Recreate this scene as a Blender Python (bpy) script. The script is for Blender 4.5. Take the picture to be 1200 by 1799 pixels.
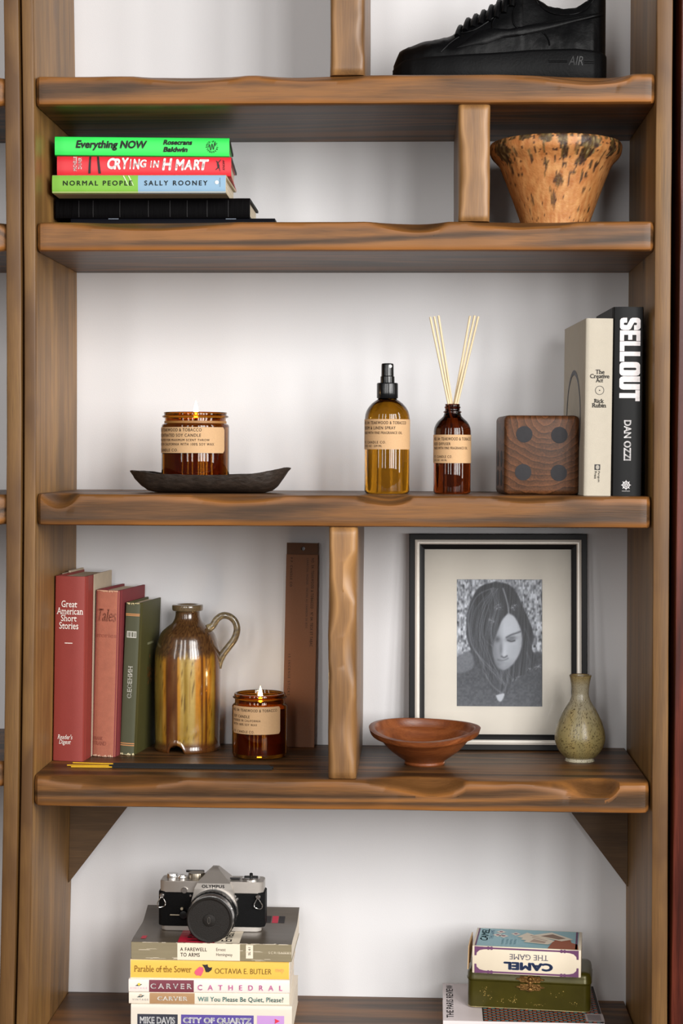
import bpy, bmesh, math, random
import numpy as np
from mathutils import Vector, Matrix, noise

for o in list(bpy.data.objects):
    bpy.data.objects.remove(o)
random.seed(7)
SC = bpy.context.scene
COL = SC.collection
PI = math.pi
R = math.radians

# ------------------------------------------------------------------ camera
H = 1.35                      # eye height above the floor
DIST = 2.127                  # camera to the front plane (y = 0) of the bookcase
FPX, YAW, PITCH, ROLL = 3136.54, .04222, .03202, .00411
_f = Vector((-math.sin(YAW) * math.cos(PITCH), math.cos(YAW) * math.cos(PITCH), -math.sin(PITCH)))
_r0 = Vector((math.cos(YAW), math.sin(YAW), 0))
_u0 = _r0.cross(_f)
_r = _r0 * math.cos(ROLL) + _u0 * math.sin(ROLL)
_u = _u0 * math.cos(ROLL) - _r0 * math.sin(ROLL)
EYE = Vector((0, -DIST, H))
cam = bpy.data.objects.new('camera', bpy.data.cameras.new('camera'))
COL.objects.link(cam)
M = Matrix((_r, _u, -_f)).transposed().to_4x4()
M.translation = EYE
cam.matrix_world = M
cam.data.sensor_fit = 'VERTICAL'
cam.data.sensor_height = 24
cam.data.lens = FPX / 1799 * 24
SC.camera = cam

def at(x, y, Y):
    """the point at depth Y that the photograph shows at pixel x, y"""
    d = _f + _r * ((x - 600) / FPX) - _u * ((y - 899.5) / FPX)
    return EYE + d * ((Y + DIST) / d.y)

def mm(Y):                    # metres per pixel at depth Y
    return (Y + DIST) / FPX

def srgb(h):
    if isinstance(h, str):
        h = h.lstrip('#')
        v = [int(h[i:i + 2], 16) / 255 for i in (0, 2, 4)]
    else:
        v = list(h)
    return tuple((c / 12.92 if c <= .04045 else ((c + .055) / 1.055) ** 2.4) for c in v) + (1,)

# ------------------------------------------------------------------ world, daylight, exposure
world = bpy.data.worlds.new('room_light')
SC.world = world
world.use_nodes = True
bg = world.node_tree.nodes['Background']
bg.inputs[0].default_value = (1, .975, .94, 1)
bg.inputs[1].default_value = .08

def window_light(name, x, y, z, w, h, power, col=(1, .985, .96), aim=(-.1, .1, 1.3)):
    l = bpy.data.lights.new(name, 'AREA')
    l.shape = 'RECTANGLE'
    l.size, l.size_y, l.energy, l.color = w, h, power, col
    o = bpy.data.objects.new(name, l)
    COL.objects.link(o)
    o.location = (x, y, z)
    d = Vector(aim) - Vector((x, y, z))
    o.rotation_euler = d.to_track_quat('-Z', 'Y').to_euler()
    return o

# a row of tall panes in the wall behind the photographer, the brightest to the right
for deg, rad_, w_, p_ in ((-43, 3.7, .20, 10), (-23, 3.5, .24, 14), (-8, 3.35, .22, 16), (14, 3.4, .24, 20), (23, 3.4, .34, 36), (33, 3.5, .36, 40), (45, 3.4, .34, 34), (66, 2.9, .30, 24)):
    window_light('window_pane', rad_ * math.sin(R(deg)), -rad_ * math.cos(R(deg)) + .15, 2.02, w_ * 1.3, 1.9, p_)
SC.view_settings.view_transform = 'Standard'
SC.view_settings.look = 'None'
SC.view_settings.gamma = 1
SC.view_settings.use_curve_mapping = False
SC.view_settings.exposure = 0.22
SC.cycles.use_denoising = True
SC.cycles.max_bounces = 14
SC.cycles.sample_clamp_indirect = 6

# ------------------------------------------------------------------ materials
MATS = {}

def new_mat(name):
    m = bpy.data.materials.new(name)
    m.use_nodes = True
    nt = m.node_tree
    return m, nt, nt.nodes['Principled BSDF']

def N(nt, kind, **kw):
    n = nt.nodes.new(kind)
    for k, v in kw.items():
        setattr(n, k, v)
    return n

def link(nt, a, ai, b, bi):
    nt.links.new(a.outputs[ai], b.inputs[bi])

def plain(name, col, rough=.5, metal=0., var=.08, vscale=60., bump=.0, bscale=400., spec=.5, attr=None, coat=0., stretch=None):
    """one colour with a little procedural mottling and fine relief"""
    if name in MATS:
        return MATS[name]
    m, nt, b = new_mat(name)
    b.inputs['Roughness'].default_value = rough
    b.inputs['Metallic'].default_value = metal
    b.inputs['Specular IOR Level'].default_value = spec
    b.inputs['Coat Weight'].default_value = coat
    b.inputs['Coat Roughness'].default_value = .08
    tc = N(nt, 'ShaderNodeTexCoord')
    mp = N(nt, 'ShaderNodeMapping')
    if stretch:
        mp.inputs['Scale'].default_value = stretch
    link(nt, tc, 'Object', mp, 'Vector')
    no = N(nt, 'ShaderNodeTexNoise')
    no.inputs['Scale'].default_value = vscale
    no.inputs['Detail'].default_value = 4
    link(nt, mp, 'Vector', no, 'Vector')
    mr = N(nt, 'ShaderNodeMapRange')
    mr.inputs['To Min'].default_value = 1 - var
    mr.inputs['To Max'].default_value = 1 + var
    link(nt, no, 'Fac', mr, 'Value')
    hs = N(nt, 'ShaderNodeHueSaturation')
    link(nt, mr, 'Result', hs, 'Value')
    if attr:
        at_ = N(nt, 'ShaderNodeVertexColor', layer_name=attr)
        link(nt, at_, 'Color', hs, 'Color')
    else:
        hs.inputs['Color'].default_value = srgb(col)
    link(nt, hs, 'Color', b, 'Base Color')
    if bump:
        n2 = N(nt, 'ShaderNodeTexNoise')
        n2.inputs['Scale'].default_value = bscale
        n2.inputs['Detail'].default_value = 3
        link(nt, mp, 'Vector', n2, 'Vector')
        bp = N(nt, 'ShaderNodeBump')
        bp.inputs['Strength'].default_value = bump
        bp.inputs['Distance'].default_value = .001
        link(nt, n2, 'Fac', bp, 'Height')
        link(nt, bp, 'Normal', b, 'Normal')
    MATS[name] = m
    return m

def wood(name, dark, mid, light, axis, rough=.42, along=2.2, across=42., ring=.35, blotch=.35, wear=None, bump=.25, spec=.5, knots=()):
    """stained timber with the grain running along the given axis"""
    m, nt, b = new_mat(name)
    tc = N(nt, 'ShaderNodeTexCoord')
    oi = N(nt, 'ShaderNodeObjectInfo')
    sc = N(nt, 'ShaderNodeVectorMath', operation='SCALE')
    sc.inputs[0].default_value = (3.1, 1.7, 2.3)
    link(nt, oi, 'Random', sc, 'Scale')
    ad = N(nt, 'ShaderNodeVectorMath', operation='ADD')
    link(nt, tc, 'Object', ad, 0)
    link(nt, sc, 'Vector', ad, 1)

    def mapped(a, c):
        mp = N(nt, 'ShaderNodeMapping')
        s = [c, c, c]
        s['xyz'.index(axis)] = a
        mp.inputs['Scale'].default_value = s
        link(nt, ad, 'Vector', mp, 'Vector')
        return mp

    def nz(a, c, detail=4, dist=0., rough_=.55):
        n = N(nt, 'ShaderNodeTexNoise')
        n.inputs['Scale'].default_value = 1
        n.inputs['Detail'].default_value = detail
        n.inputs['Distortion'].default_value = dist
        n.inputs['Roughness'].default_value = rough_
        link(nt, mapped(a, c), 'Vector', n, 'Vector')
        return n
    n1 = nz(along, across * 1.6, 7, .5, .66)
    n2 = nz(26, 800, 3)
    n3 = nz(5, 14, 3, .3)
    n4 = nz(.9, 13, 1, .8)          # rings: the contours of a slow field make long cathedral lines
    mu = N(nt, 'ShaderNodeMath', operation='MULTIPLY')
    mu.inputs[1].default_value = 44
    link(nt, n4, 'Fac', mu, 0)
    sn = N(nt, 'ShaderNodeMath', operation='SINE')
    link(nt, mu, 0, sn, 0)
    rp = N(nt, 'ShaderNodeValToRGB')
    rp.color_ramp.elements[0].position = .30
    rp.color_ramp.elements[0].color = srgb(dark)
    rp.color_ramp.elements[1].position = .72
    rp.color_ramp.elements[1].color = srgb(light)
    e = rp.color_ramp.elements.new(.5)
    e.color = srgb(mid)
    # value = n1 + ring*sin + fine
    a1 = N(nt, 'ShaderNodeMath', operation='MULTIPLY_ADD')
    a1.inputs[1].default_value = ring * .28
    link(nt, sn, 0, a1, 0)
    a0 = N(nt, 'ShaderNodeMath', operation='MULTIPLY_ADD')
    a0.inputs[1].default_value = .65
    a0.inputs[2].default_value = .175
    link(nt, n1, 'Fac', a0, 0)
    link(nt, a0, 0, a1, 2)
    a2 = N(nt, 'ShaderNodeMath', operation='MULTIPLY_ADD')
    a2.inputs[1].default_value = .34
    link(nt, n2, 'Fac', a2, 0)
    link(nt, a1, 0, a2, 2)
    a3 = N(nt, 'ShaderNodeMath', operation='SUBTRACT')
    a3.inputs[1].default_value = .17
    link(nt, a2, 0, a3, 0)
    link(nt, a3, 0, rp, 'Fac')
    mr = N(nt, 'ShaderNodeMapRange')
    mr.inputs['From Min'].default_value = .3
    mr.inputs['From Max'].default_value = .7
    mr.inputs['To Min'].default_value = 1 - blotch
    mr.inputs['To Max'].default_value = 1 + blotch * .6
    link(nt, n3, 'Fac', mr, 'Value')
    hs = N(nt, 'ShaderNodeHueSaturation')
    link(nt, mr, 'Result', hs, 'Value')
    link(nt, rp, 'Color', hs, 'Color')
    for kp, kr, kc in knots:
        sb = N(nt, 'ShaderNodeVectorMath', operation='SUBTRACT')
        sb.inputs[1].default_value = kp
        link(nt, tc, 'Object', sb, 0)
        ml = N(nt, 'ShaderNodeVectorMath', operation='MULTIPLY')
        ml.inputs[1].default_value = (1 / kr[0], 1 / kr[1], 1 / kr[2])
        link(nt, sb, 0, ml, 0)
        ln = N(nt, 'ShaderNodeVectorMath', operation='LENGTH')
        link(nt, ml, 0, ln, 0)
        ak = N(nt, 'ShaderNodeMath', operation='MULTIPLY_ADD')
        ak.inputs[1].default_value = 1.1
        link(nt, n1, 'Fac', ak, 0)
        link(nt, ln, 'Value', ak, 2)
        kr_ = N(nt, 'ShaderNodeMapRange')
        kr_.inputs['From Min'].default_value = 1.5
        kr_.inputs['From Max'].default_value = .8
        kr_.inputs['To Max'].default_value = .8
        link(nt, ak, 0, kr_, 'Value')
        mk = N(nt, 'ShaderNodeMix', data_type='RGBA')
        link(nt, kr_, 'Result', mk, 0)
        nt.links.new(hs.outputs['Color'] if hs.bl_idname == 'ShaderNodeHueSaturation' else hs.outputs[2], mk.inputs[6])
        mk.inputs[7].default_value = srgb(kc)
        hs = mk
    HC = hs.outputs['Color'] if hs.bl_idname == 'ShaderNodeHueSaturation' else hs.outputs[2]
    if wear:
        va = N(nt, 'ShaderNodeAttribute', attribute_name='wear')
        mx = N(nt, 'ShaderNodeMix', data_type='RGBA')
        wn = N(nt, 'ShaderNodeMath', operation='MULTIPLY')
        link(nt, va, 'Fac', wn, 0)
        wr = N(nt, 'ShaderNodeMapRange')
        wr.inputs['From Min'].default_value = .3
        wr.inputs['From Max'].default_value = .65
        link(nt, n3, 'Fac', wr, 'Value')
        link(nt, wr, 'Result', wn, 1)
        link(nt, wn, 0, mx, 0)
        nt.links.new(HC, mx.inputs[6])
        mx.inputs[7].default_value = srgb(wear)
        nt.links.new(mx.outputs[2], b.inputs['Base Color'])
    else:
        nt.links.new(HC, b.inputs['Base Color'])
    b.inputs['Roughness'].default_value = rough
    b.inputs['Specular IOR Level'].default_value = spec
    bp = N(nt, 'ShaderNodeBump')
    bp.inputs['Strength'].default_value = bump
    bp.inputs['Distance'].default_value = .0012
    link(nt, a2, 0, bp, 'Height')
    link(nt, bp, 'Normal', b, 'Normal')
    MATS[name] = m
    return m

def glass(name, col, rough=.0, ior=1.45):
    m, nt, b = new_mat(name)
    b.inputs['Base Color'].default_value = srgb(col)
    b.inputs['Transmission Weight'].default_value = 1
    b.inputs['Roughness'].default_value = rough
    b.inputs['IOR'].default_value = ior
    MATS[name] = m
    return m

def emitter(name, col, s):
    m, nt, b = new_mat(name)
    b.inputs['Base Color'].default_value = (0, 0, 0, 1)
    b.inputs['Emission Color'].default_value = srgb(col)
    b.inputs['Emission Strength'].default_value = s
    return m

SHELF_W = wood('stained_pine_shelf', '#3d2916', '#5c3e23', '#82562b', 'x', rough=.42, across=30, wear='#96602d', ring=.62, blotch=.28, spec=.32)
UP_W = wood('stained_pine_upright', '#5c4326', '#846036', '#a67d45', 'z', rough=.45, along=1.6, across=22, ring=.12, wear='#593d22', blotch=.32, spec=.3,
            knots=[((-.464, .001, H + .052), (.010, .03, .022), '#55403a'), ((-.455, .13, H + .56), (.02, .022, .03), '#6a5038'), ((-.455, .19, H - .06), (.02, .010, .012), '#5a4028'), ((.279, .10, H + .24), (.02, .014, .016), '#3c2a18')])
DIV_W = wood('stained_pine_divider', '#573d25', '#755230', '#91683a', 'z', rough=.40, along=3, across=24, ring=.10, wear='#aa7d4a', blotch=.3)
BRACE_W = wood('stained_pine_brace', '#4a3724', '#5f472e', '#75593a', 'x', rough=.5, along=4, across=34, ring=.1, blotch=.2)
RED_W = wood('red_stained_timber', '#2a0f0a', '#4e1e14', '#6e3020', 'z', rough=.3, along=3, across=50)

def wall_mat():
    m, nt, b = new_mat('white_wall_paint')
    tc = N(nt, 'ShaderNodeTexCoord')
    n1 = N(nt, 'ShaderNodeTexNoise')
    n1.inputs['Scale'].default_value = 5
    n1.inputs['Detail'].default_value = 3
    n2 = N(nt, 'ShaderNodeTexNoise')
    n2.inputs['Scale'].default_value = 700
    n2.inputs['Detail'].default_value = 2
    link(nt, tc, 'Object', n1, 'Vector')
    link(nt, tc, 'Object', n2, 'Vector')
    rp = N(nt, 'ShaderNodeValToRGB')
    rp.color_ramp.elements[0].color = srgb('#dcdbdd')
    rp.color_ramp.elements[1].color = srgb('#e6e5e7')
    link(nt, n1, 'Fac', rp, 'Fac')
    link(nt, rp, 'Color', b, 'Base Color')
    b.inputs['Roughness'].default_value = .7
    bp = N(nt, 'ShaderNodeBump')
    bp.inputs['Strength'].default_value = .18
    bp.inputs['Distance'].default_value = .0006
    link(nt, n2, 'Fac', bp, 'Height')
    link(nt, bp, 'Normal', b, 'Normal')
    return m
WALL_M = wall_mat()

def pages_mat(name, col, axis):
    """page block: hair-thin lines, one per few sheets"""
    m, nt, b = new_mat(name)
    tc = N(nt, 'ShaderNodeTexCoord')
    mp = N(nt, 'ShaderNodeMapping')
    s = [6, 6, 6]
    s['xyz'.index(axis)] = 1500
    mp.inputs['Scale'].default_value = s
    link(nt, tc, 'Object', mp, 'Vector')
    n = N(nt, 'ShaderNodeTexNoise')
    n.inputs['Scale'].default_value = 1
    link(nt, mp, 'Vector', n, 'Vector')
    c = srgb(col)
    rp = N(nt, 'ShaderNodeValToRGB')
    rp.color_ramp.elements[0].position = .3
    rp.color_ramp.elements[0].color = (c[0] * .72, c[1] * .68, c[2] * .62, 1)
    rp.color_ramp.elements[1].position = .6
    rp.color_ramp.elements[1].color = c
    link(nt, n, 'Fac', rp, 'Fac')
    link(nt, rp, 'Color', b, 'Base Color')
    b.inputs['Roughness'].default_value = .8
    return m
PAGE_LY = pages_mat('cream_pages_lying', '#e6d8bf', 'z')
PAGE_ST = pages_mat('cream_pages_standing', '#dccbb0', 'x')
PAGE_W = pages_mat('pale_pages_lying', '#eadfce', 'z')

# ------------------------------------------------------------------ mesh helpers
def mesh(name, VF, mat, parent=None, smooth=None, attrs=None, cols=None):
    V, F = VF[:2]
    me = bpy.data.meshes.new(name)
    me.from_pydata([tuple(v) for v in V], [], F)
    if mat is not None:
        me.materials.append(mat)
    if smooth is not None:
        me.shade_smooth()
        if smooth < 170:
            me.set_sharp_from_angle(angle=R(smooth))
    if attrs is not None:
        for k, vals in attrs.items():
            a = me.attributes.new(k, 'FLOAT', 'POINT')
            a.data.foreach_set('value', np.asarray(vals, dtype=np.float32))
    if cols is not None:
        a = me.color_attributes.new('Col', 'FLOAT_COLOR', 'POINT')
        a.data.foreach_set('color', np.asarray(cols, dtype=np.float32).ravel())
    me.validate()
    o = bpy.data.objects.new(name, me)
    COL.objects.link(o)
    if parent is not None:
        o.parent = parent
    return o

def thing(name, label, cat, loc=(0, 0, 0), rot=(0, 0, 0), group=None):
    o = bpy.data.objects.new(name, None)
    COL.objects.link(o)
    o.empty_display_size = .02
    o.location, o.rotation_euler = loc, rot
    return tag(o, label, cat, group)

def tag(o, label, cat, group=None):
    o['label'], o['category'] = label, cat
    if group:
        o['group'] = group
    return o

def join(*vfs):
    V, F = [], []
    for v, f in vfs:
        n = len(V)
        V += [tuple(p) for p in v]
        F += [tuple(i + n for i in q) for q in f]
    return V, F

def xf(vf, fn):
    return [tuple(fn(*p)) for p in vf[0]], vf[1]

def mv(vf, x=0, y=0, z=0):
    return xf(vf, lambda a, b, c: (a + x, b + y, c + z))

def box(x0, x1, y0, y1, z0, z1, bev=0., seg=2):
    bm = bmesh.new()
    bmesh.ops.create_cube(bm, size=1)
    for v in bm.verts:
        v.co = Vector((x0 + (v.co.x + .5) * (x1 - x0), y0 + (v.co.y + .5) * (y1 - y0), z0 + (v.co.z + .5) * (z1 - z0)))
    if bev:
        bmesh.ops.bevel(bm, geom=bm.edges[:], offset=bev, segments=seg, profile=.5, affect='EDGES')
    return from_bm(bm)

def from_bm(bm):
    bm.normal_update()
    bm.verts.index_update()
    V = [tuple(v.co) for v in bm.verts]
    F = [tuple(v.index for v in f.verts) for f in bm.faces]
    bm.free()
    return V, F

def lathe(prof, seg=48, rfun=None, zfun=None):
    """prof: (r, z) from bottom to top; r = 0 closes the end"""
    V, F, rings = [], [], []
    for i, (r, z) in enumerate(prof):
        if r <= 1e-7:
            rings.append([len(V)])
            V.append((0, 0, z))
        else:
            ids = []
            for k in range(seg):
                a = 2 * PI * k / seg
                rr = r * (rfun(a, z) if rfun else 1)
                zz = zfun(a, i, z) if zfun else z
                ids.append(len(V))
                V.append((rr * math.cos(a), rr * math.sin(a), zz))
            rings.append(ids)
    for A, B in zip(rings, rings[1:]):
        if len(A) == 1 and len(B) == 1:
            continue
        for k in range(seg):
            k2 = (k + 1) % seg
            if len(A) == 1:
                F.append((A[0], B[k2], B[k]))
            elif len(B) == 1:
                F.append((A[k], A[k2], B[0]))
            else:
                F.append((A[k], A[k2], B[k2], B[k]))
    return V, F

def smooth_prof(pts, n=4):
    """Catmull-Rom through the profile points"""
    out = []
    P = [pts[0]] + list(pts) + [pts[-1]]
    for i in range(1, len(P) - 2):
        p0, p1, p2, p3 = P[i - 1:i + 3]
        for k in range(n):
            t = k / n
            q = []
            for a in range(len(p1)):
                q.append(.5 * (2 * p1[a] + (p2[a] - p0[a]) * t + (2 * p0[a] - 5 * p1[a] + 4 * p2[a] - p3[a]) * t * t
                               + (3 * p1[a] - p0[a] - 3 * p2[a] + p3[a]) * t ** 3))
            out.append(tuple(q))
    out.append(tuple(pts[-1]))
    return out

def tube(path, rad, seg=8, caps=True, flat=1., closed=False):
    P = [Vector(p) for p in path]
    n = len(P)
    rad = rad if isinstance(rad, (list, tuple)) else [rad] * n
    V, F = [], []
    nrm = None
    for i, p in enumerate(P):
        if closed:
            t = (P[(i + 1) % n] - P[i - 1]).normalized()
        else:
            t = (P[min(i + 1, n - 1)] - P[max(i - 1, 0)]).normalized()
        if nrm is None:
            nrm = t.orthogonal().normalized()
        nrm = (nrm - t * nrm.dot(t)).normalized()
        bn = t.cross(nrm)
        for k in range(seg):
            a = 2 * PI * k / seg
            V.append(tuple(p + (nrm * math.cos(a) + bn * math.sin(a) * flat) * rad[i]))
    m = n if closed else n - 1
    for i in range(m):
        for k in range(seg):
            k2 = (k + 1) % seg
            j = (i + 1) % n
            F.append((i * seg + k, i * seg + k2, j * seg + k2, j * seg + k))
    if caps and not closed:
        F.append(tuple(reversed(range(seg))))
        F.append(tuple((n - 1) * seg + k for k in range(seg)))
    return V, F

def prism(poly, d0, d1, fn=None):
    """polygon (a, b) extruded from d0 to d1; fn(a, b, d) -> point (default x, y=d, z)"""
    fn = fn or (lambda a, b, d: (a, d, b))
    n = len(poly)
    V = [fn(a, b, d0) for a, b in poly] + [fn(a, b, d1) for a, b in poly]
    F = [tuple(range(n)), tuple(reversed(range(n, 2 * n)))]
    for i in range(n):
        j = (i + 1) % n
        F.append((j, i, n + i, n + j))
    bm = bmesh.new()
    vs = [bm.verts.new(v) for v in V]
    for f in F:
        bm.faces.new([vs[i] for i in f])
    bmesh.ops.recalc_face_normals(bm, faces=bm.faces[:])
    return from_bm(bm)

def grid(nu, nv, fn):
    V = [fn(i / (nu - 1), j / (nv - 1)) for j in range(nv) for i in range(nu)]
    F = [(j * nu + i, j * nu + i + 1, (j + 1) * nu + i + 1, (j + 1) * nu + i) for j in range(nv - 1) for i in range(nu - 1)]
    return V, F

def loft(rings, closed=True, caps=True):
    n = len(rings[0])
    V = [p for r in rings for p in r]
    F = []
    for i in range(len(rings) - 1):
        for k in range(n if closed else n - 1):
            k2 = (k + 1) % n
            F.append((i * n + k, i * n + k2, (i + 1) * n + k2, (i + 1) * n + k))
    if caps:
        F.append(tuple(reversed(range(n))))
        F.append(tuple((len(rings) - 1) * n + k for k in range(n)))
    return V, F

def rrect(w, h, r, n=5, cx=0, cy=0):
    out = []
    for sx, sy, a0 in ((1, 1, 0), (-1, 1, PI / 2), (-1, -1, PI), (1, -1, 1.5 * PI)):
        for k in range(n + 1):
            a = a0 + PI / 2 * k / n
            out.append((cx + sx * (w / 2 - r) + r * math.cos(a), cy + sy * (h / 2 - r) + r * math.sin(a)))
    return out

def nz(x, y=0., z=0.):
    return noise.noise(Vector((x, y, z)))

def sstep(a, b, x):
    t = max(0., min(1., (x - a) / (b - a)))
    return t * t * (3 - 2 * t)

# ------------------------------------------------------------------ lettering: 2-D glyph meshes laid on any face
_glyphs = {}

def glyph_mesh(s, bold, shear, space, serif, line):
    key = (s, bold, shear, space, serif, line)
    if key in _glyphs:
        return _glyphs[key]
    cu = bpy.data.curves.new('text', 'FONT')
    cu.body = s
    cu.size = 1
    cu.offset = min(bold, 0)
    cu.space_character = space
    cu.space_line = line
    cu.resolution_u = 3
    cu.align_x = 'CENTER' if '\n' in s else 'LEFT'
    ob = bpy.data.objects.new('text', cu)
    COL.objects.link(ob)
    dg = bpy.context.evaluated_depsgraph_get()
    me = bpy.data.meshes.new_from_object(ob.evaluated_get(dg))
    V = [(v.co.x, v.co.y) for v in me.vertices]
    F = [tuple(p.vertices) for p in me.polygons]
    if serif:
        cnt = {}
        for f in F:
            for i in range(len(f)):
                e = tuple(sorted((f[i], f[(i + 1) % len(f)])))
                cnt[e] = cnt.get(e, 0) + 1
        for (a, b_), c in list(cnt.items()):
            if c != 1:
                continue
            (x0, y0), (x1, y1) = V[a], V[b_]
            if abs(y0 - y1) < .004 and .05 < abs(x0 - x1) < .19:
                xm, hw, yy = (x0 + x1) / 2, abs(x0 - x1) / 2 + .065, y0
                inside = [v for f in F if a in f and b_ in f for v in f if v not in (a, b_)]
                up = V[inside[0]][1] > yy if inside else True
                t = .045 if up else -.045
                n = len(V)
                V += [(xm - hw, yy), (xm + hw, yy), (xm + hw, yy + t), (xm - hw, yy + t)]
                F.append((n, n + 1, n + 2, n + 3))
    if bold > 0:                  # thicken the strokes by laying shifted copies over one another
        V0, F0, V, F = V, F, [], []
        for k in range(8):
            dx, dy = bold * math.cos(k * PI / 4), bold * math.sin(k * PI / 4)
            n = len(V)
            V += [(x + dx, y + dy) for x, y in V0]
            F += [tuple(i + n for i in f) for f in F0]
    if shear:
        V = [(x + shear * y, y) for x, y in V]
    bpy.data.objects.remove(ob)
    bpy.data.curves.remove(cu)
    bpy.data.meshes.remove(me)
    xs = [v[0] for v in V] or [0]
    ys = [v[1] for v in V] or [0]
    x0, x1, y0, y1 = min(xs), max(xs), min(ys), max(ys)
    V = [((x - x0) / (x1 - x0), (y - y0) / max(1e-6, y1 - y0)) for x, y in V]
    if bold > .015:
        V, F = slice2d(V, F, 5)
    _glyphs[key] = (V, F)
    return V, F

def place_rect(P, rect, rot):
    a0, b0, a1, b1 = rect
    out = []
    for x, y in P:
        if rot == 90:
            x, y = 1 - y, x
        elif rot == -90:
            x, y = y, 1 - x
        elif rot == 180:
            x, y = 1 - x, 1 - y
        out.append((a0 + x * (a1 - a0), b0 + y * (b1 - b0)))
    return out

def slice2d(V, F, n=6, axis=1):
    """cut flat unit-square shapes into bands so that they can follow a curved back"""
    bm = bmesh.new()
    vs = [bm.verts.new((x, y, 0)) for x, y in V]
    for f in F:
        try:
            bm.faces.new([vs[i] for i in f])
        except ValueError:
            pass
    nrm = (0, 1, 0) if axis else (1, 0, 0)
    for k in range(1, n):
        c = (0, k / n, 0) if axis else (k / n, 0, 0)
        bmesh.ops.bisect_plane(bm, geom=bm.verts[:] + bm.edges[:] + bm.faces[:], plane_co=c, plane_no=nrm)
    vf = from_bm(bm)
    return [(p[0], p[1]) for p in vf[0]], vf[1]

def letters(parent, s, rect, face, mat, bold=0., shear=0., space=1., rot=0, serif=False, name='lettering', line=1., cut=0):
    """stretch the words over a rectangle (a0, b0, a1, b1) of a face; face(a, b) -> local point"""
    V, F = glyph_mesh(s, bold, shear, space, serif, line)
    if cut:
        V, F = slice2d(V, F, cut, 0)
    P = place_rect(V, rect, rot)
    return mesh(name, ([face(a, b) for a, b in P], F), mat, parent)

def patch(parent, poly, face, mat, name, sub=1):
    """a flat printed shape on a face"""
    if sub > 1:
        q = []
        for i in range(len(poly)):
            (a, b), (c, d) = poly[i], poly[(i + 1) % len(poly)]
            q += [(a + (c - a) * k / sub, b + (d - b) * k / sub) for k in range(sub)]
        poly = q
    return mesh(name, ([face(a, b) for a, b in poly], [tuple(range(len(poly)))]), mat, parent)

def rectp(a0, b0, a1, b1):
    return [(a0, b0), (a1, b0), (a1, b1), (a0, b1)]

def circ(cx, cy, r, n=20, ry=None):
    return [(cx + r * math.cos(2 * PI * k / n), cy + (ry or r) * math.sin(2 * PI * k / n)) for k in range(n)]

def ring_vf(cx, cy, r0, r1, face, n=28):
    V = [face(cx + r0 * math.cos(2 * PI * k / n), cy + r0 * math.sin(2 * PI * k / n)) for k in range(n)]
    V += [face(cx + r1 * math.cos(2 * PI * k / n), cy + r1 * math.sin(2 * PI * k / n)) for k in range(n)]
    return V, [(k, (k + 1) % n, n + (k + 1) % n, n + k) for k in range(n)]

def ink(h, rough=.6):
    return plain('ink_' + h.lstrip('#'), h, rough, var=.03)

# ------------------------------------------------------------------ the setting
DEPTH = .2587                 # front of the bookcase to the wall

def struct(o):
    o['kind'] = 'structure'
    return o
struct(mesh('wall_back', box(-1.6, 1.6, DEPTH, DEPTH + .1, 0, 2.7), WALL_M))
FLOOR_M = wood('oak_floor', '#3f2c1d', '#523a27', '#664a33', 'x', rough=.5, along=2, across=20)
struct(mesh('floor', box(-2.6, 2.6, -3.4, DEPTH + .1, -.05, 0), FLOOR_M))

S1, S2, S3, S4, S5 = H + .4505, H + .2773, H - .0480, H - .3895, H - .7302
B1, B2, B3, B4, B5 = H + .4156, H + .2423, H - .0860, H - .4262, H - .7650

def xl(z):                    # inner face of the left upright (a slightly bowed plank)
    z -= H
    return -.45727 + .00435 * z - .01679 * z * z

def xr(z):
    z -= H
    return .2791 - .00398 * z + .00256 * z * z

def plank_z(x_in, thick, side, z0, z1, y0=0., y1=DEPTH - .001, n=60, seed=0., extra=0.):
    """an upright plank whose inner face follows x_in(z)"""
    rings, wear = [], []
    for i in range(n + 1):
        z = z0 + (z1 - z0) * i / n
        a = x_in(z)
        b = a + side * thick
        w = .0006 * nz(z * 9, seed) + .0004 * nz(z * 31, seed + 4)
        r = .0022 + .0012 * nz(z * 12, seed + 9)
        s = side
        ring = [(a, y1), (a, .08), (a, y0 + r * 1.2 + .004), (a + s * .0004, y0 + r), (a + s * r * .4 + w, y0 + r * .3), (a + s * r + w, y0), (a + s * thick * .5, y0 + w),
                (b - s * r + w, y0), (b - s * r * .3, y0 + r * .3), (b, y0 + r), (b, .08), (b, y1)]
        wear += [0, 0, .1, .8, 1, 1, 1, 1, 1, .8, 0, 0]
        if s > 0:
            ring = ring[::-1]
            wear[-12:] = wear[-12:][::-1]
        rings.append([(x, y, z) for x, y in ring])
    return loft(rings), wear

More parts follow.
